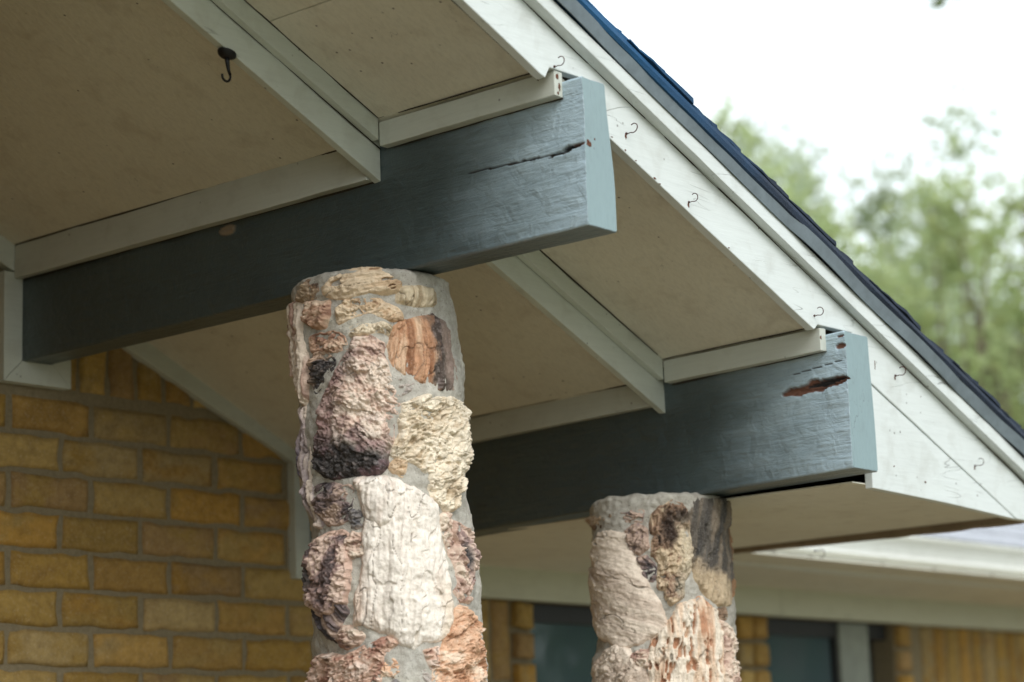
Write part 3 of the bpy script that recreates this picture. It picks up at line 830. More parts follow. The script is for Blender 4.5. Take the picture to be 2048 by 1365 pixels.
# --- brick wall
BR = [(0.39, 0.255, 0.072), (0.37, 0.230, 0.055), (0.41, 0.280, 0.095), (0.355, 0.215, 0.060), (0.38, 0.275, 0.12), (0.345, 0.22, 0.09), (0.39, 0.225, 0.050), (0.42, 0.26, 0.075)]
MORT = (0.27, 0.225, 0.145)
bv, bfc, bcol = [], [], []
def brick(x0, x1, z0, z1, fine, proud=0.0):
    nx = max(2, int((x1 - x0) / 0.010)) if fine else 1
    nzz = max(2, int((z1 - z0) / 0.010)) if fine else 1
    seed = RNG.integers(1, 9999)
    c = np.array(BR[RNG.integers(len(BR))]) * RNG.uniform(0.9, 1.3)
    c2 = np.array(BR[RNG.integers(len(BR))])
    X, Z = np.meshgrid(np.linspace(0, 1, nx + 1), np.linspace(0, 1, nzz + 1), indexing='ij')
    w, h = x1 - x0, z1 - z0
    px, pz = x0 + X * w, z0 + Z * h
    Pn = np.stack([px.ravel() * 26, pz.ravel() * 26, np.full(px.size, seed * 0.37)], 1)
    ex = noise(Pn, 5).reshape(px.shape) * 0.0042
    ez = noise(Pn + 9, 6).reshape(px.shape) * 0.0038
    if not fine: ex = ex * 0; ez = ez * 0
    d = np.minimum(np.minimum(X * w, (1 - X) * w), np.minimum(Z * h, (1 - Z) * h))
    relief = 0.006 * (1 - np.exp(-d / 0.0035)) if fine else np.full(px.shape, 0.006)
    f = fbm(Pn * 1.6, 7, 3).reshape(px.shape)
    y = WALL - relief - 0.0016 * f * (d > 0.001) - RNG.uniform(0, 0.0022) - proud
    px = px + ex; pz = pz + ez
    b = len(bv) and sum(len(q) for q in bv) or 0
    front = np.stack([px.ravel(), y.ravel(), pz.ravel()], 1)
    t = smooth(-0.05, 0.55, fbm(np.stack([px.ravel() * 17, pz.ravel() * 30, np.full(px.size, seed * 0.11)], 1), 8, 3))[:, None]
    cc = c * (1 - t) + c2 * t
    # rim ring at the mortar plane
    idx = np.arange(px.size).reshape(px.shape)
    ring = np.concatenate([idx[:, 0], idx[-1, 1:], idx[-2::-1, -1], idx[0, -2:0:-1]])
    rim = front[ring].copy()
    rim[:, 1] = WALL + 0.004
    bv.append(np.concatenate([front, rim]))
    bcol.append(np.concatenate([cc, cc[ring] * 0.9]))
    a, c_, d_, e = idx[:-1, :-1].ravel(), idx[1:, :-1].ravel(), idx[1:, 1:].ravel(), idx[:-1, 1:].ravel()
    q = np.stack([a, c_, d_, e], 1) + b
    n = len(ring)
    r = np.arange(n)
    q2 = np.stack([ring[r], px.size + r, px.size + (r + 1) % n, ring[(r + 1) % n]], 1)
    q2 = q2 + b
    bfc.append(np.concatenate([q, q2]))
PITCH, CRS, BW, BH = 0.2075, 0.0778, 0.1935, 0.0660
WIN = [(4.335, 5.19, 1.0, 2.071), (5.343, 6.02, 1.0, 2.071)]
def blocked(x0, x1, z0, z1):
    for a, b, c, d in WIN:
        if x1 > a - 0.075 and x0 < b + 0.075 and z1 > c and z0 < d: return True
    return False
vis = lambda x, z: (2.5 < x < 4.3 and z > 1.78) or (4.1 < x < 7.2 and z > 1.78)
NB = lambda: sum(len(q) for q in bv)
k = 0
z = 2.4300
while z > 0.1:
    z1 = z - (CRS - BH); z0 = z - CRS
    off = (0.0 if k % 2 == 0 else -0.0775)
    x = 2.7635 + off - PITCH * 20
    while x < 9.0:
        xx1 = min(x + BW, 9.0)
        roof = zw(max(xx1, 2.8)) if x < 3.6 else 2.15
        if x > 3.95 and z1 > 1.872: pass
        elif blocked(x, xx1, z0, z1):
            for a, b, c, d in WIN:                  # trim to the window edge
                if x < a - 0.09 < xx1: brick(x, a - 0.088, z0 + 0.0, z1, vis(x, z), 0)
                if x < b + 0.088 < xx1: brick(b + 0.088, xx1, z0, z1, vis(x, z), 0)
        elif x > -1.7:
            brick(x, xx1, z0, z1, vis(x, z))
        x += PITCH
    z -= CRS
    k += 1
# soldier course under the gable trim
x = 2.70 - 0.0765 * 50
while x < 3.95:
    top = min(2.645, zw(max(x, 2.6)) + 0.01) if x > 2.6 else 2.645
    if top > 2.47: brick(x + 0.006, x + 0.0705, 2.4445, top, x > 2.5)
    x += 0.0765
z = 2.66
while z < 3.35:                       # courses above the soldiers, higher up the gable
    x = -1.5
    while x < 3.2:
        if z + 0.06 < zw(x + 0.2) + 0.03 and (x > RIDGE - 0.1 or z + 0.06 < zw(2 * RIDGE - x) + 0.03): brick(x, x + BW, z, z + BH, x > 2.2)
        x += PITCH
    z += CRS
x = 3.952
while x < 9.0:                        # soldier course under the frieze
    if not blocked(x, x + 0.065, 1.9, 2.0): brick(x + 0.006, x + 0.0705, 1.875, 2.069, x < 7.4)
    x += 0.0765
for a, b, c, d in WIN:                # stacked headers beside the windows
    for side in (a - 0.072, b + 0.006):
        z = 2.066
        while z > 1.0:
            brick(side, side + 0.064, z - 0.062, z, z > 1.75, 0.016)
            z -= 0.0755
V = np.concatenate(bv); F = np.concatenate(bfc); C = np.concatenate(bcol)
mesh('brick', V, F, M['brick'], house, C, sm=False, label='ochre and grey-brown bricks in running bond with a soldier course on top', kind=None)
# mortar bed behind the bricks, with window openings
mv = attr_mat('brown_brick_mortar', 0.95, 90, 0.003, 0.1, 0.4, 0.3)
g = Geo()
g.prism_y([(-1.75, 0), (4.335, 0), (4.335, 2.15), (3.95, 2.15), (3.62, zw(3.62) + 0.06), (RIDGE, zw(RIDGE) + 0.06), (-1.75, zw(2 * RIDGE + 1.75) + 0.06)], WALL, WALL + 0.2)
g.box(4.335, 5.19, WALL, WALL + 0.2, 0, 1.0)
g.box(5.19, 5.343, WALL, WALL + 0.2, 0, 2.15)
g.box(5.343, 6.02, WALL, WALL + 0.2, 0, 1.0)
g.box(6.02, 9.0, WALL, WALL + 0.2, 0, 2.15)
g.box(4.335, 5.19, WALL, WALL + 0.2, 2.071, 2.15)
g.box(5.343, 6.02, WALL, WALL + 0.2, 2.071, 2.15)
vv = np.array(g.v)
mesh('mortar_bed', vv, g.f, mv, house, np.tile(np.array(MORT), (len(vv), 1)))

# --- brick wall added out of view on the left to darken the porch
g = Geo()
g.box(1.42, 1.62, 2.45, WALL - 0.001, 0.061, 3.30)
g.build('added_shade_wall', M['brickwork'], house)

# --- windows
def window(x0, x1, z0, z1, glass_to, label):
    gy = WALL + 0.045
    g = Geo()
    g.box(x0, x1, gy - 0.02, gy + 0.03, z1 - 0.045, z1)
    g.box(x0, x0 + 0.012, gy - 0.0195, gy + 0.0295, z0, z1 - 0.045)
    g.box(glass_to, glass_to + 0.008, gy - 0.0195, gy + 0.0295, z0, z1 - 0.045)
    w = g.build('window', M['frame'], house, bevel=0.001, label=label)
    g = Geo(); g.box(x0 + 0.012, glass_to, gy, gy + 0.006, z0, z1 - 0.045)
    g.build('pane', M['glass'], w)
    if glass_to + 0.05 < x1:
        g = Geo(); g.box(glass_to + 0.008, glass_to + 0.165, gy - 0.03, gy + 0.03, z0, z1 - 0.002)
        g.build('jamb', M['jamb'], w, bevel=0.002)
        g = Geo(); g.box(glass_to + 0.165, x1, gy + 0.03, gy + 0.05, z0, z1 - 0.002)
        g.build('dark_reveal', M['inside'], w)
    g = Geo(); g.box(x0, x1, gy + 0.1, gy + 0.11, z0, z1)
    g.build('room_shade', M['inside'], w)
window(4.335, 5.19, 1.0, 2.069, 5.178, 'dark window between the two stone columns')
window(5.343, 6.02, 1.0, 2.069, 5.74, 'dark green reflecting window with a pale jamb right of the far column')

# ------------------------------------------------------------------ beams
def beam(name, x0, wd, z0, z1, y0, y1, skew, marks, label, bulge=0.0):
    """rough sawn painted timber: dense skin, worn patches carved into the skin"""
    rc = 0.0025
    def side(p0, p1, n): return [(p0[0] + (p1[0] - p0[0]) * i / n, p0[1] + (p1[1] - p0[1]) * i / n) for i in range(n)]
    prof = []
    prof += side((0, z1 - z0 - rc), (0, rc), 120)                # front face, top to bottom
    prof += side((0, rc), (rc, 0), 3)
    prof += side((rc, 0), (wd - rc, 0), 16)
    prof += side((wd - rc, 0), (wd, rc), 3)
    prof += side((wd, rc), (wd, z1 - z0 - rc), 24)
    prof += side((wd, z1 - z0 - rc), (wd - rc, z1 - z0), 3)
    prof += side((wd - rc, z1 - z0), (rc, z1 - z0), 8)
    prof += side((rc, z1 - z0), (0, z1 - z0 - rc), 3)
    prof = np.array(prof)
    k = len(prof)
    ys = np.concatenate([np.linspace(y0 + 0.002, y0 + 0.22, 110), np.linspace(y0 + 0.22, y1, 260)[1:]])
    n = len(ys)
    U = np.repeat(ys, k)
    A = np.tile(prof[:, 0], n)
    B = np.tile(prof[:, 1], n)
    t = (U - 2.206) / (3.687 - 2.206)
    near = np.exp(-(U - y0) / 0.10)
    X = x0 + A + skew[0] * t
    # the end of the timber has lost its upper back edge
    X = X - (A / wd) * near * bulge * smooth(0.25, 1.0, B / (z1 - z0))
    Z = z0 + B + skew[1] * t
    Pn = np.stack([A * 40, U * 7, B * 40], 1)
    r = 0.0011 * fbm(np.stack([A * 60, U * 9, B * 90], 1), 31, 4) + 0.0018 * noise(Pn * 0.4, 33) + 0.0009 * np.maximum(0, fbm(np.stack([A * 90, U * 55, B * 90], 1), 35, 3))
    front = front_ = A < rc
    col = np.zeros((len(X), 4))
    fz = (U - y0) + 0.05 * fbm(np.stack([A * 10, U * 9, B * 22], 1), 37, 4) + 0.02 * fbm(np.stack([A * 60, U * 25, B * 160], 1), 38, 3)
    col[:, 3] = (1 - smooth(-0.03, 0.40, fz)) ** 1.4 * np.where(front_, 1.0, 0.3)  # alpha paints the light falloff from the open end inwards
    for mk in marks:
        (ya, za, yb, zb, w, depth, ch, seed) = mk
        L = math.hypot(yb - ya, zb - za)
        du, dv = (yb - ya) / L, (zb - za) / L
        s = (U - ya) * du + (Z - za) * dv
        q = -(U - ya) * dv + (Z - za) * du
        jag = 0.45 * fbm(np.stack([U * 60, B * 60, U * 0 + seed], 1), seed, 4)
        wl = w * (np.clip(np.sin(np.clip(s / L, 0, 1) * math.pi), 0, 1) ** 0.45)
        d = np.abs(q) / np.maximum(wl, 1e-5) + jag * 1.2
        mask = (1 - smooth(0.78, 1.0, d)) * (s > 0) * (s < L) * front
        r = r - mask * depth * (0.7 + 0.6 * fbm(np.stack([U * 30, B * 220, U * 0], 1), seed + 3, 3))
        col[:, ch] = np.maximum(col[:, ch], mask)
    X = X + np.where(front, -r, 0)
    Z = Z + np.where((B < rc) | (B > (z1 - z0 - rc)), r, 0)
    V = np.stack([X, U, Z], 1)
    i = np.arange(n - 1)[:, None] * k
    j = np.arange(k)[None, :]
    a = (i + j).ravel(); b = (i + (j + 1) % k).ravel()
    F = np.stack([a, b, b + k, a + k], 1)
    # end face: chamfer ring then a dense inset grid
    ring = V[:k].copy()
    cx, cz = ring[:, 0].mean(), ring[:, 2].mean()
    ring2 = ring.copy(); ring2[:, 1] = y0
    ring2[:, 0] += np.sign(cx - ring[:, 0]) * 0.0018 * (np.abs(ring[:, 0] - cx) > wd * 0.3)
    ring2[:, 2] += np.sign(cz - ring[:, 2]) * 0.0018 * (np.abs(ring[:, 2] - cz) > (z1 - z0) * 0.46)
    V = np.concatenate([V, ring2])
    m = n * k
    jj = np.arange(k)
    F = np.concatenate([F, np.stack([jj, m + jj, m + (jj + 1) % k, (jj + 1) % k], 1)])
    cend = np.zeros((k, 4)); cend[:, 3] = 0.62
    C = np.concatenate([col, cend])
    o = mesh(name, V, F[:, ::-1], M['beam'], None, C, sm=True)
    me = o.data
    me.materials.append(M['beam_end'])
    bm = bmesh.new(); bm.from_mesh(me)
    bm.verts.ensure_lookup_table()
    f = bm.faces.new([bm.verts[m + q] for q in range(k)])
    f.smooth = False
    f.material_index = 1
    f2 = bm.faces.new([bm.verts[(n - 1) * k + q] for q in reversed(range(k))])
    bmesh.ops.recalc_face_normals(bm, faces=bm.faces)
    bm.to_mesh(me); bm.free()
    put_props(o, label, 'beam', 'blue-grey porch beams')
    return o
def put_props(o, label, cat, group=None):
    o["label"] = label; o["category"] = cat
    if group: o["group"] = group
m1 = [(2.47, 2.6235, 2.255, 2.6155, 0.0016, 0.005, 1, 3), (2.285, 2.6125, 2.212, 2.6215, 0.0022, 0.007, 1, 5), (2.258, 2.6145, 2.233, 2.6215, 0.0068, 0.008, 1, 7), (2.235, 2.620, 2.206, 2.622, 0.003, 0.004, 0, 9),
      (3.075, 2.6385, 3.030, 2.6385, 0.012, -0.004, 2, 13)]
m2 = [(2.355, 2.3125, 2.207, 2.3235, 0.0125, 0.011, 0, 17), (2.30, 2.3190, 2.215, 2.326, 0.0045, 0.010, 1, 18), (2.228, 2.3825, 2.207, 2.384, 0.0065, 0.005, 0, 21), (2.222, 2.401, 2.207, 2.402, 0.004, 0.003, 0, 23),
      (2.34, 2.345, 2.207, 2.3585, 0.0011, 0.004, 1, 25)]
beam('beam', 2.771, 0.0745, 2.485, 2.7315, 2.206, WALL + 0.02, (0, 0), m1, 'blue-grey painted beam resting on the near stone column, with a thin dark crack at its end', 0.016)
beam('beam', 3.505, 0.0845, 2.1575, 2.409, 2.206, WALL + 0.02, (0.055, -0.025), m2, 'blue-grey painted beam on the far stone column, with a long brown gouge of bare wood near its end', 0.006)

# ------------------------------------------------------------------ rust and bare wood patches
def patches(items, y, name, m, parent, th=0.0007):
    rr = random.Random(17)
    for x, z, rx, rz in items:
        g = Geo()
        n = 11
        poly = []
        for i in range(n):
            a = 2 * math.pi * i / n
            k = rr.uniform(0.55, 1.1)
            poly.append((x + rx * k * math.cos(a), z + rz * k * math.sin(a)))
        g.prism_y(poly, y - th, y + 0.0005)
        g.build(name, m, parent)
st = []
for q in range(5):
    x = 2.90 + 0.031 * q + RNG.uniform(-0.014, 0.014)
    st.append((x, zf(x) + RNG.uniform(0.0015, 0.005), RNG.uniform(0.0015, 0.0050), RNG.uniform(0.0008, 0.0018)))
for x in (3.21,):
    st.append((x, zf(x) + 0.003, 0.0022, 0.0014))
for hx, hz in ((3.0974, 2.5879), (3.735, 2.3589), (2.9305, 2.6766), (4.0125, 2.2097)):
    st.append((hx - 0.001, hz - 0.005, 0.0026, 0.0050))
st += [(3.665, 2.372, 0.0012, 0.010), (3.82, 2.162, 0.003, 0.002), (3.71, 2.183, 0.0015, 0.0015)]
patches(st, FACE, 'rust_stain', M['stain'], house)
beams = [o for o in COL.objects if o.name.startswith('beam') and o.get('category') == 'beam']
patches([(2.781, 2.6205, 0.0065, 0.0052), (2.779, 2.6255, 0.004, 0.003), (2.796, 2.632, 0.0016, 0.0022)], 2.206, 'bare_wood_spot', M['stain'], beams[0])
patches([(2.757, 2.738, 0.0035, 0.006), (2.762, 2.722, 0.003, 0.007), (2.758, 2.711, 0.002, 0.003)], 2.247, 'flaked_paint_spot', M['stain'], house)
patches([(3.488, 2.401, 0.0025, 0.005)], 2.247, 'flaked_paint_spot', M['stain'], house)
# ------------------------------------------------------------------ stone columns
AZ = R(49.405)
RT = np.array([math.cos(AZ), -math.sin(AZ)])
TC = -np.array([math.sin(AZ), math.cos(AZ)])
COLS = [dict(X=2.812, Y=2.7296, zt=2.485, lean=.048, R=.133, rk=.008), dict(X=3.548, Y=2.6846, zt=2.155, lean=.008, R=.126, rk=.012)]

def c_point(c, s, z, h):
    """s = arc length round the column (0 faces the street), z height, h above the bed"""
    ph = s / c['R']
    d = np.clip(c['zt'] - z, 0, 0.9)
    rad = c['R'] + 0.003 + c['rk'] * d + h
    ax = c['X'] + RT[0] * c['lean'] * d
    ay = c['Y'] + RT[1] * c['lean'] * d
    sn, cs = np.sin(ph), np.cos(ph)
    return np.stack([ax + rad * (sn * RT[0] + cs * TC[0]), ay + rad * (sn * RT[1] + cs * TC[1]), z], -1)

def bed(s, z, seed):
    P = np.stack([np.sin(s * 7) * 1.6, np.cos(s * 7) * 1.6, z * 11], 1)
    return 0.0170 * fbm(P * 0.8, 50 + seed, 3) + 0.0030 * fbm(np.stack([s * 38, z * 60, s * 0], 1), 57 + seed, 2) + 0.0022 * fbm(np.stack([s * 130, z * 130, s * 0], 1), 55 + seed, 3)

L = lambda *a: [np.array(q) for q in a]
PAL = {                      # surface colours of the petrified wood, mixed by noise
 'brown': L((.10, .065, .045), (.24, .165, .11), (.46, .36, .26)),
 'tan': L((.30, .19, .11), (.56, .42, .28), (.70, .58, .43)),
 'cream': L((.36, .29, .19), (.60, .52, .38), (.72, .64, .50)),
 'tanpink': L((.30, .17, .12), (.55, .37, .27), (.66, .53, .41)),
 'pinkcream': L((.34, .22, .18), (.60, .46, .38), (.73, .64, .54)),
 'char': L((.03, .03, .035), (.09, .08, .08), (.45, .33, .25)),
 'bigpink': L((.30, .20, .17), (.66, .51, .43), (.76, .66, .57)),
 'orangedark': L((.30, .15, .08), (.52, .30, .18), (.64, .46, .32)),
 'grey': L((.09, .09, .10), (.21, .20, .20), (.42, .38, .35)),
 'yellowcream': L((.42, .33, .22), (.70, .61, .47), (.81, .74, .61)),
 'greypurple': L((.10, .09, .12), (.34, .29, .30), (.62, .54, .47)),
 'purple': L((.07, .06, .065), (.21, .16, .155), (.46, .35, .29)),
 'plum': L((.10, .075, .075), (.34, .24, .22), (.68, .54, .46)),
 'white': L((.54, .42, .35), (.73, .65, .58), (.82, .77, .71)),
 'orange': L((.44, .24, .14), (.66, .43, .29), (.76, .62, .49)),
 'pinkorange': L((.36, .20, .15), (.60, .42, .33), (.74, .61, .53)),
 'beige': L((.46, .38, .31), (.62, .53, .45), (.72, .64, .55)),
 'brownhole': L((.06, .04, .03), (.34, .23, .16), (.60, .49, .35)),
 'slate': L((.055, .052, .05), (.105, .095, .082), (.21, .175, .135)),
 'creamorange': L((.46, .25, .15), (.68, .53, .40), (.77, .70, .60)),
}

def seg_dist(px, py, poly):
    n = len(poly)
    d = np.full(px.shape, 1e9)
    inside = np.zeros(px.shape, bool)
    for i in range(n):
        ax, ay = poly[i]
        bx, by = poly[(i + 1) % n]
        ex, ey = bx - ax, by - ay
        t = np.clip(((px - ax) * ex + (py - ay) * ey) / (ex * ex + ey * ey + 1e-12), 0, 1)
        d = np.minimum(d, np.hypot(px - ax - t * ex, py - ay - t * ey))
        c = ((ay > py) != (by > py)) & (px < (bx - ax) * (py - ay) / (by - ay + 1e-12) + ax)
        inside ^= c
    return np.where(inside, d, -d)

def stone(c, ci, poly, H, pal, ang, kind, seed, parent, label=None, step=0.00125):
    H = H * 0.74
    p = np.array(poly)
    lo, hi = p.min(0) - 0.008, p.max(0) + 0.008
    ns, nzz = int((hi[0] - lo[0]) / step) + 2, int((hi[1] - lo[1]) / step) + 2
    S, Z = np.meshgrid(np.linspace(lo[0], hi[0], ns), np.linspace(lo[1], hi[1], nzz), indexing='ij')
    s, z = S.ravel(), Z.ravel()
    o = seed * 3.17
    P3 = np.stack([s, z, np.full(len(s), o)], 1)
    w1 = fbm(P3 * [60, 60, 1], 60, 4) * 0.0042
    w2 = fbm(P3 * [60, 60, 1] + 40, 61, 4) * 0.0042
    sd = seg_dist(s + w1, z + w2, poly) + 0.0064
    a = R(ang)
    u = s * math.cos(a) + z * math.sin(a)          # along the grain
    v = -s * math.sin(a) + z * math.cos(a)
    ext = 0.5 * min(hi - lo)
    G = lambda fu, fv, k: np.stack([u * fu, v * fv, np.full(len(s), o + k)], 1)
    warp = fbm(G(25, 25, 3), 62, 3)
    vv = v + warp * 0.004
    Gw = lambda fu, fv, k: np.stack([u * fu, vv * fv, np.full(len(s), o + k)], 1)
    if kind == 'fib':
        rel = 0.005 * facets(np.stack([u * 16 + warp * 0.5, vv * 60 + warp * 0.6], 1), int(seed * 5) % 89) + 0.0085 * fbm(Gw(9, 110, 1), 63, 4) + 0.0042 * ridged(Gw(16, 260, 2), 64, 3) + 0.0018 * fbm(Gw(160, 200, 5), 65, 3)
        vein = fbm(Gw(7, 95, 7), 66, 4)
    elif kind == 'smooth':
        rel = 0.0060 * fbm(Gw(5, 42, 1), 63, 3) + 0.0026 * ridged(Gw(14, 120, 2), 64, 3) + 0.0016 * fbm(Gw(120, 240, 5), 65, 3)
        rel = rel + 0.006 * facets(np.stack([u * 9 + warp * 0.5, vv * 34 + warp * 0.6], 1), int(seed * 5) % 89)
        vein = fbm(Gw(6, 60, 7), 66, 4) * 0.9 + 0.14
    elif kind == 'hole':
        rel = 0.0070 * fbm(Gw(14, 60, 1), 63, 4) + 0.0040 * ridged(Gw(40, 150, 2), 64, 3)
        holes = smooth(0.30, 0.5, fbm(Gw(45, 150, 8), 67, 2))
        rel = rel - 0.009 * holes
        vein = fbm(Gw(10, 70, 7), 66, 4) - holes * 0.7
    else:
        f1, f2 = cells(np.stack([u * 62 + warp * 1.3, vv * 88 + warp * 1.1], 1), int(seed * 7) % 97)
        g1, g2 = cells(np.stack([u * 150 + warp * 2, vv * 190], 1), int(seed * 11) % 97)
        lump = smooth(0.0, 0.5, f2 - f1)
        fc = 0.011 * facets(np.stack([u * 34 + warp * 1.6, vv * 46 + warp * 1.2], 1), int(seed * 5) % 89) + 0.005 * facets(np.stack([u * 85 + warp, vv * 110 + warp * 2], 1), int(seed * 3) % 89)
        bil = np.abs(fbm(Gw(42, 60, 1), 63, 3)) + 0.5 * np.abs(fbm(Gw(95, 140, 2), 64, 3))
        pit = smooth(0.25, 0.5, fbm(Gw(120, 170, 4), 67, 2))
        rel = 0.75 * fc + 0.0030 * (bil - 0.25) + 0.0085 * fbm(Gw(16, 22, 6), 62, 2) + 0.0030 * (lump - 0.5) + 0.0014 * (smooth(0, 0.5, g2 - g1) - 0.5) + 0.0024 * fbm(Gw(210, 260, 5), 65, 4) - 0.0024 * pit
        vein = fbm(Gw(24, 34, 7), 66, 5) * 1.0 + 9.0 * fc + 0.5 * (bil - 0.22) + 0.18 * fbm(Gw(180, 240, 8), 71, 2) - 0.25 * pit
    if pal == 'beige': rel = rel * 0.55
    crack = np.abs(fbm(Gw(8, 30, 9), 68, 3))
    ck = (1 - smooth(0.0, 0.018, crack))
    rel = rel - 0.004 * ck
    body = 1 - np.exp(-np.maximum(sd, 0) / 0.0040)
    dome = 1 - np.exp(-np.maximum(sd, 0) / max(0.012, ext * 0.55))
    tilt = 0.0035 * fbm(np.stack([s * 12, z * 12, np.full(len(s), o)], 1), 69, 2)
    h = H * (0.52 * body + 0.48 * dome) + (rel + tilt) * smooth(0, 0.006, sd)
    h = np.where(sd < 0, sd * 1.6, h)
    V = c_point(c, s, z, h + bed(s, z, ci) * 0.6 - 0.001)
    top = c['zt'] + 0.005
    V[:, 2] = np.minimum(V[:, 2], top)
    # colour of the mineral
    A, B, C = PAL[pal]
    t = np.clip(vein * 1.3 + {'bigpink': 0.78, 'yellowcream': 0.82, 'white': 0.75}.get(pal, 0.60), 0, 1)[:, None]
    col = np.where(t < 0.5, A + (B - A) * smooth(0, 0.5, t), B + (C - B) * smooth(0.5, 1.0, t))
    un = (s - lo[0]) / (hi[0] - lo[0]); zn = (z - lo[1]) / (hi[1] - lo[1])
    nn = fbm(P3 * [45, 45, 1] + 11, 70, 4)
    def blend(col, m, to):
        m = np.clip(m, 0, 1)[:, None]
        return col * (1 - m) + np.array(to) * m
    dk = blend(np.tile([.040, .036, .036], (len(s), 1)), smooth(0.1, 0.6, fbm(P3 * [160, 160, 1], 72, 3)), (.17, .15, .15))
    if pal == 'bigpink':
        m = smooth(0.42, 0.20, zn + 0.10 * nn + 0.22 * (un - 0.35))
        col = col * (1 - m[:, None]) + dk * m[:, None]
        col = blend(col, 0.75 * smooth(0.18, -0.10, un - 0.42 * zn - 0.18 + 0.16 * nn) * smooth(0.15, 0.4, zn), (.24, .15, .15))
        col = blend(col, 0.55 * smooth(0.0, 0.35, nn) * smooth(0.5, 0.3, zn), (.22, .13, .15))
    if pal == 'orangedark':
        m = 0.92 * smooth(0.0, 0.16, un + 0.14 * nn - 0.42 + 0.12 * vein) * smooth(0.42, 0.24, np.abs(un - 0.66 + 0.1 * zn) + 0.3 * np.maximum(0, 0.35 - zn) + 0.10 * nn + 0.1 * vein)
        col = col * (1 - m[:, None]) + dk * m[:, None]
        col = blend(col, 0.6 * smooth(0.66, 0.8, un + 0.1 * nn), (.34, .26, .22))
    if pal == 'plum':
        col = blend(col, smooth(0.005, 0.0, sd - 0.0035 * (1 + nn)) * 0.8, (.60, .43, .35))
        m = smooth(0.22, 0.08, np.hypot(un - 0.3, (zn - 0.48) * 0.8) + 0.10 * nn)
        col = col * (1 - m[:, None]) + dk * 1.6 * m[:, None]
    if pal == 'slate':
        col = blend(col, smooth(0.42, 0.25, zn + 0.2 * (un - 0.2) + 0.14 * nn) * smooth(0.95, 0.6, un), (.48, .39, .27))
        col = blend(col, 0.75 * smooth(0.74, 0.86, un + 0.06 * nn), (.36, .20, .10))
    if pal == 'brownhole':
        col = blend(col, 0.7 * smooth(0.45, 0.75, un + 0.2 * nn) * smooth(0.9, 0.6, zn), (.60, .55, .43))
        m = smooth(0.26, 0.12, np.hypot((un - 0.42), (zn - 0.74) * 1.2) + 0.1 * nn)
        col = blend(col, m, (.045, .028, .02))
    if pal == 'char':
        col = col * (0.5 + 0.6 * smooth(0.25, 0.9, zn)[:, None])
    if pal == 'white':
        col = blend(col, 0.45 * smooth(0.25, 0.05, un + 0.15 * nn), (.62, .42, .30))
        col = blend(col, 0.35 * smooth(0.75, 0.9, un + 0.15 * nn) * smooth(0.5, 0.2, zn), (.58, .44, .26))
    col = col * (1 - 0.55 * ck[:, None])
    warm = np.array([1.04, 1.0, 0.975]) * 1.07
    col = col * warm
    # keep only what stands out of the mortar
    m = (sd > -0.0055).reshape(ns, nzz)
    q = (m[:-1, :-1] & m[1:, :-1] & m[1:, 1:] & m[:-1, 1:])
    idx = np.arange(ns * nzz).reshape(ns, nzz)
    F = np.stack([idx[:-1, :-1][q], idx[1:, :-1][q], idx[1:, 1:][q], idx[:-1, 1:][q]], 1)
    used = np.unique(F)
    re = np.full(ns * nzz, -1); re[used] = np.arange(len(used))
    return mesh('stone', V[used], re[F], M['stone'], parent, np.clip(col[used], 0.01, 0.9), sm=True, label=label)

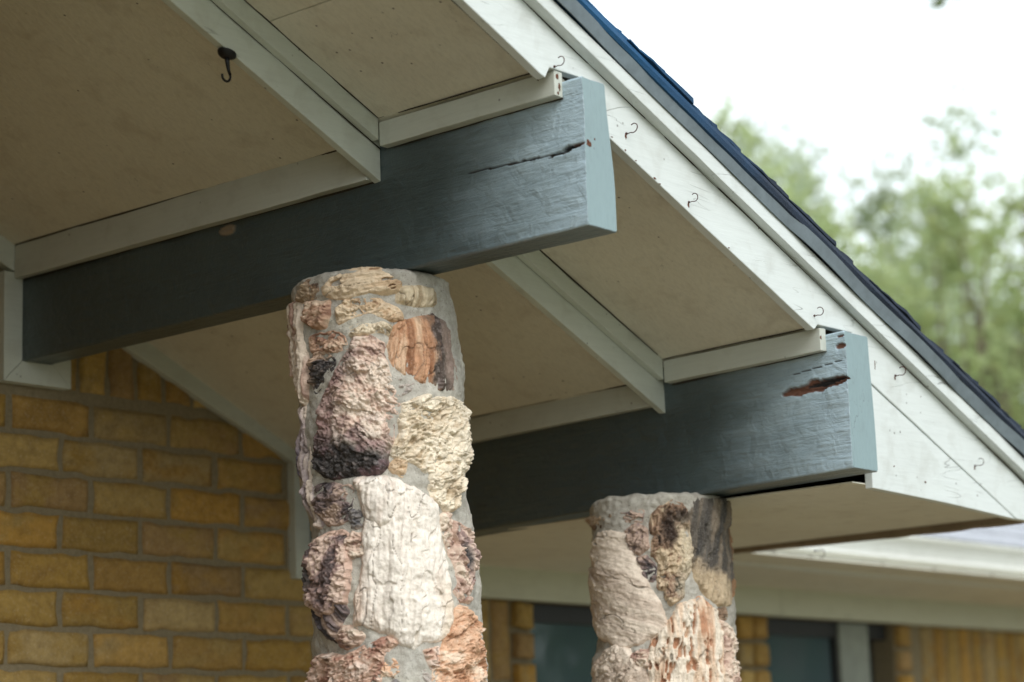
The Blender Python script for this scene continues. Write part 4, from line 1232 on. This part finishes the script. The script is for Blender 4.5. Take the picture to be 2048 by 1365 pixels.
def column(ci, stones, label):
    c = COLS[ci]
    t = empty('stone_column', (c['X'], c['Y'], 0), label, 'column', 'petrified wood porch columns')
    # mortar body
    ns = 340
    zz = np.concatenate([np.linspace(0.0, 1.6, 90), np.linspace(1.6, c['zt'] - 0.002, 300)[1:]])
    s = np.linspace(-math.pi, math.pi, ns, endpoint=False) * c['R']
    S, Z = np.meshgrid(s, zz, indexing='xy')
    P = c_point(c, S.ravel(), Z.ravel(), 0)
    # same bed as under the stones, made seamless round the back
    hb = bed(S.ravel(), Z.ravel(), ci)
    ph = np.abs(S.ravel() / c['R']) / math.pi
    hb2 = bed(-S.ravel(), Z.ravel(), ci)
    wgt = smooth(0.8, 1.0, ph) * 0.5
    hb = hb * (1 - wgt) + hb2 * wgt
    topz = smooth(c['zt'] - 0.012, c['zt'], Z.ravel())
    P = c_point(c, S.ravel(), Z.ravel(), hb - 0.014 * topz ** 2)
    P[:, 2] += topz * (0.001 + 0.005 * fbm(np.stack([P[:, 0] * 40, P[:, 1] * 40, P[:, 0] * 0], 1), 83, 3))
    n = len(zz)
    i = np.arange(n - 1)[:, None] * ns
    j = np.arange(ns)[None, :]
    a = (i + j).ravel(); b = (i + (j + 1) % ns).ravel()
    F = np.stack([a, b, b + ns, a + ns], 1)
    P = np.concatenate([P, [[c['X'], c['Y'], c['zt'] - 0.002]]])
    base = np.array([0.50, 0.475, 0.425])
    g1 = fbm(np.stack([S.ravel() * 18, Z.ravel() * 18, S.ravel() * 0], 1), 81, 4)[:, None]
    Cc = base * (1 + 0.22 * g1)
    Cc = Cc + np.clip(g1 - 0.1, 0, 1) * np.array([0.03, 0.025, -0.01])
    Cc = np.concatenate([Cc, [base]])
    o = mesh('mortar', P, F, M['mortar'], t, Cc, sm=True)
    bm = bmesh.new(); bm.from_mesh(o.data); bm.verts.ensure_lookup_table()
    tip = bm.verts[len(P) - 1]
    for k in range(ns):
        bm.faces.new((bm.verts[(n - 1) * ns + k], bm.verts[(n - 1) * ns + (k + 1) % ns], tip))
    bm.to_mesh(o.data); bm.free()
    for k, (poly, H, pal, ang, kind) in enumerate(stones):
        stone(c, ci, poly, H, pal, ang, kind, k + 1 + ci * 50, t)
    # stones on the hidden sides and below the picture: irregular, coarser
    rng = random.Random(5 + ci)
    half = math.pi * c['R']
    zlow = min(q[1] for st in stones for q in st[0])
    def blob(s0, z0, a, b):
        pts = []
        k = 9
        rot = rng.uniform(-0.5, 0.5)
        for i in range(k):
            g = 2 * math.pi * i / k
            r = rng.uniform(0.72, 1.0)
            x, y = a * r * math.cos(g), b * r * math.sin(g)
            pts.append((s0 + x * math.cos(rot) - y * math.sin(rot), z0 + x * math.sin(rot) + y * math.cos(rot)))
        return pts
    pals = ['tan', 'cream', 'pinkcream', 'purple', 'beige', 'orange', 'white', 'greypurple', 'pinkorange']
    z = c['zt'] - 0.07
    seed = 200 + ci * 100
    while z > 0.12:
        hgt = rng.uniform(0.10, 0.15)
        step = 2 * half / 5
        for q in range(5):
            sc = -half + (q + 0.5 + rng.uniform(-0.12, 0.12)) * step
            sc = (sc + half) % (2 * half) - half
            hid = abs(sc) > 0.285 and abs(sc) < half - 0.0
            low = z + hgt * 0.5 < zlow - 0.02
            if z - hgt * 0.5 < zlow and z + hgt * 0.5 > zlow - 0.04 and not hid: continue
            if hid or low:
                stone(c, ci, blob(sc, z, step * 0.44, hgt * 0.46), rng.uniform(.014, .022), rng.choice(pals), rng.choice([0, 20, 80, 90]), rng.choice(['knob', 'fib', 'smooth']), seed, t, step=0.0045)
                seed += 1
        z -= hgt
    return t
column(0, STONES_FRONT, 'column of cream, pink and charred petrified wood set in grey mortar, under the near beam')
column(1, STONES_BACK, 'column with a broad beige slab and dark brown stones under the beam with the gouge')

# ------------------------------------------------------------------ hooks
def cup_hook(loc, label, size=1.0, roll=0.0, kind='face', group=None):
    g = Geo()
    x, y, z = 0, 0, 0
    arc = [(0, 0.002, 0), (0, -0.005, -0.0005), (0, -0.010, 0.0)]
    cx, cz, r = -0.0165, 0.0075, 0.0088
    for i in range(13):
        a = R(-100 + i * 19)
        arc.append((0, cx - r * math.cos(a), cz + r * math.sin(a)))
    pts = [Vector((math.sin(roll) * p[2], p[1], math.cos(roll) * p[2])) * size + Vector(loc) for p in arc]
    g.tube(pts, 0.00095 * size)
    g.tube([Vector(loc) + Vector((0, 0.0005, 0)), Vector(loc) + Vector((0, -0.002, 0))], 0.0024 * size, 10)
    b = Vector(loc)
    g.v = [tuple(Vector(v) - b) for v in g.v]
    o = g.build('cup_hook', M['rust'], None, sm=True)
    o.location = b
    put_props(o, label, 'hook', group)
    return o
HK = [((2.748, 2.7526), 'rusty cup hook on the rake fascia just above the near beam end'),
      ((2.9305, 2.6766), 'rusty cup hook on the rake fascia right beside the near beam end'),
      ((3.0974, 2.5879), 'rusty cup hook with an orange rust drip, midway down the rake fascia'),
      ((3.4673, 2.4392), 'rusty cup hook on the rake fascia just above the far beam end'),
      ((3.735, 2.3589), 'rusty cup hook right of the far beam end, above the cracked joint'),
      ((4.0125, 2.2097), 'lowest rusty cup hook on the rake fascia, near its right tip')]
for i, ((x, z), lab) in enumerate(HK):
    cup_hook((x, FACE, z), lab, 0.86 + 0.08 * math.sin(i * 2), 0.15 * math.sin(i * 1.7), group='cup hooks along the rake fascia')
EH = [(4.7505, 2.1557), (4.9173, 2.1532), (5.2588, 2.151), (5.5238, 2.152), (5.8412, 2.151)]
el = ['blurred cup hook on the far eave fascia, nearest the far column', 'blurred cup hook on the far eave fascia, second from the far column', 'blurred cup hook in the middle of the far eave fascia',
      'blurred cup hook on the far eave fascia, second from the right', 'rightmost blurred cup hook on the far eave fascia']
for (x, z), lab in zip(EH, el):
    cup_hook((x, EY - 0.0005, z), lab, 1.25, 0.1, group='cup hooks along the far eave')
cup_hook((4.362, 2.86, 2.119), 'small hook hanging under the brown eave lip', 1.0, math.pi, group='cup hooks along the far eave')

def ceiling_hook():
    b = Vector((2.4215, YB + 0.022, zs(2.4215) - 0.098))
    t = empty('ceiling_hook', b, 'black swag hook with a round base screwed under the porch batten, top left', 'hook')
    g = Geo()
    n = Vector((0.41, 0, -0.91)); a = Vector((0.91, 0, 0.41)); c = Vector((0, 1, 0))
    prof = [(0.001, 0.0155), (0.005, 0.0150), (0.009, 0.0105), (0.011, 0.006)]
    n0 = len(g.v); seg = 20
    D = Vector((0, 0, -1))
    for d, r in prof:
        for k in range(seg):
            w = 2 * math.pi * k / seg
            g.v.append(tuple(b + D * d + Vector((math.cos(w) * r, math.sin(w) * r, -0.30 * math.cos(w) * r * (1 if d < 0.006 else 0.3)))))
    for i in range(len(prof) - 1):
        for k in range(seg):
            l = (k + 1) % seg
            g.f.append((n0 + i * seg + k, n0 + i * seg + l, n0 + (i + 1) * seg + l, n0 + (i + 1) * seg + k))
    g.f.append(tuple(n0 + (len(prof) - 1) * seg + k for k in range(seg)))
    g.build('base_disc', M['black'], t, sm=True)
    g = Geo()
    pts = [b + D * 0.009]
    pts += [b + Vector((0.001, 0, -0.018)), b + Vector((0.003, 0, -0.030)), b + Vector((0.007, 0, -0.038))]
    rads = [0.0048, 0.0038, 0.0028, 0.0024]
    for i in range(9):
        w = R(20 - i * 26)
        pts.append(b + Vector((-0.002 + 0.009 * math.cos(w), 0, -0.041 + 0.0095 * math.sin(w))))
        rads.append(0.0021)
    g.tube(pts, rads, 10)
    g.build('hook_stem', M['black'], t, sm=True)
ceiling_hook()

# ------------------------------------------------------------------ trees
def leaf_mat(name, col, tr):
    m, t, b = new_mat(name)
    oi = nz(t, coords(t), 1.7, 3)
    oi2 = nz(t, coords(t), 9, 2)
    c = mixc(t, ramp(t, oi, 0.35, 0.65), tuple(x * 0.62 for x in col), tuple(x * 1.3 for x in col))
    c = mixc(t, math2(t, 'MULTIPLY', ramp(t, oi2, 0.5, 0.7), 0.5), c, (col[0] * 1.5, col[1] * 1.15, col[2] * 0.8))
    t.links.new(c, b.inputs["Base Color"])
    b.inputs["Roughness"].default_value = 0.5
    tl = N(t, "BsdfTranslucent")
    t.links.new(mixc(t, 0.35, c, tr), tl.inputs[0])
    mx = N(t, "MixShader")
    mx.inputs[0].default_value = 0.5
    t.links.new(b.outputs[0], mx.inputs[1]); t.links.new(tl.outputs[0], mx.inputs[2])
    t.links.new(mx.outputs[0], t.nodes["Material Output"].inputs[0])
    return m
M['leaf'] = leaf_mat('green_leaves', (0.36, 0.44, 0.20), (0.88, 0.97, 0.56))
M['leafdark'] = leaf_mat('dull_blue_green_leaves', (0.32, 0.39, 0.24), (0.75, 0.85, 0.55))
M['leafyard'] = leaf_mat('dark_yard_leaves', (0.05, 0.10, 0.04), (0.08, 0.16, 0.05))
M['bark'] = plain('grey_brown_bark', (0.20, 0.15, 0.11), 0.9, 0, 25, 0.5, 0.01)

def tree(base, crown_c, rad, nleaf, size, mat, label, seed, clumps=26, spread=0.36, hang=False, group='trees beyond the roof'):
    rng = np.random.default_rng(seed)
    t = empty('tree', base, label, 'tree', group)
    b, cc = Vector(base), Vector(crown_c)
    # limbs
    g = Geo()
    if hang: cc = Vector((b.x, b.y, 6.5))
    trunk = [b + (cc - b) * (i / 6) + Vector((0.12 * math.sin(i * 1.3 + seed), 0.12 * math.cos(i * 1.7 + seed), 0)) for i in range(7)]
    g.tube(trunk, [0.13 - 0.018 * i for i in range(7)], 10)
    cen = []
    for k in range(clumps):
        d = rng.normal(size=3); d /= np.linalg.norm(d)
        r = rng.uniform(0.25, 1.0) ** 0.5
        p = np.array(crown_c) + d * r * np.array(rad)
        cen.append((p, rng.uniform(0.6, 1.2)))
        s = trunk[rng.integers(2, 6)]
        if hang: s = Vector(p) + Vector((0.2, 0.1, 0.6))
        mid = (s + Vector(p)) / 2 + Vector(rng.normal(size=3) * 0.15)
        if hang: mid = Vector(p) + Vector((0.02, 0.01, 0.1)); s = mid + Vector((0.02, 0, 0.05))
        g.tube([s, mid, Vector(p)], [0.006, 0.005, 0.004] if hang else [0.026, 0.016, 0.006], 6)
    g.build('trunk', M['bark'], t, sm=True)
    w = np.array([q[1] for q in cen]); w /= w.sum()
    ci = rng.choice(len(cen), nleaf, p=w)
    C = np.array([q[0] for q in cen])[ci]
    sc = np.array([q[1] for q in cen])[ci][:, None]
    off = rng.normal(size=(nleaf, 3))
    P = C + off * sc * spread * np.array(rad) * 0.9
    n = rng.normal(size=(nleaf, 3)); n[:, 2] = np.abs(n[:, 2]) + 0.4
    n /= np.linalg.norm(n, axis=1)[:, None]
    a = np.cross(n, rng.normal(size=(nleaf, 3))); a /= np.linalg.norm(a, axis=1)[:, None]
    q = np.cross(n, a)
    L = size * rng.uniform(0.6, 1.3, (nleaf, 1))
    W = L * 0.42
    droop = n * L * 0.12
    V = np.stack([P - a * L, P - q * W - droop, P + a * L * 0.9, P + q * W - droop], 1).reshape(-1, 3)
    F = np.arange(nleaf * 4).reshape(-1, 4)
    mesh('crown', V, F, mat, t)
    return t
def polar(az, el, d): return (math.sin(R(az)) * d, math.cos(R(az)) * d, 1.6 + math.tan(R(el)) * d)
def tr(az, el, d, rad, nl, size, mat, label, seed, **kw):
    c = polar(az, el, d)
    b = kw.pop('base', (c[0], c[1], 0))
    return tree(b, c, rad, nl, size, mat, label, seed, **kw)
tr(53.5, 10.2, 15.5, (1.5, 1.5, 1.8), 12500, 0.060, M['leaf'], 'bright green tree rising just behind the middle of the sloping roof edge', 3, clumps=150, spread=0.085)
tr(61.3, 8.0, 15.0, (1.5, 1.5, 1.8), 12500, 0.060, M['leaf'], 'yellow-green tree at the right edge of the view, above the low end of the roof', 9, clumps=150, spread=0.085)
tr(57.8, 10.3, 20.0, (2.0, 2.0, 2.3), 12500, 0.075, M['leafdark'], 'thin dull green tree low between the brighter trees, full of sky gaps', 14, clumps=90, spread=0.10)
# tall tree whose lowest twigs hang in at the upper right
tr(61.4, 20.0, 12.0, (0.42, 0.42, 0.20), 260, 0.07, M['leafdark'], 'tall tree whose hanging twigs just reach into the top right corner', 21, clumps=9, spread=0.25, hang=True, base=(polar(72, 0, 13)[0], polar(72, 0, 13)[1], 0))
# trees added across the yard, out of view, for the windows to reflect
for i, (x, y, z, r, lab) in enumerate([(14.6, -2.4, 6.0, 2.4, 'broad added yard tree, out of view, mirrored in the near window'), (17.6, -4.3, 3.6, 2.8, 'second added yard tree, out of view, mirrored in the far window')]):
    tree((x, y, 0), (x, y, z), (r, r, r * 0.9), 16000, 0.15, M['leafyard'], lab, 31 + i, clumps=30, group='added trees across the yard')
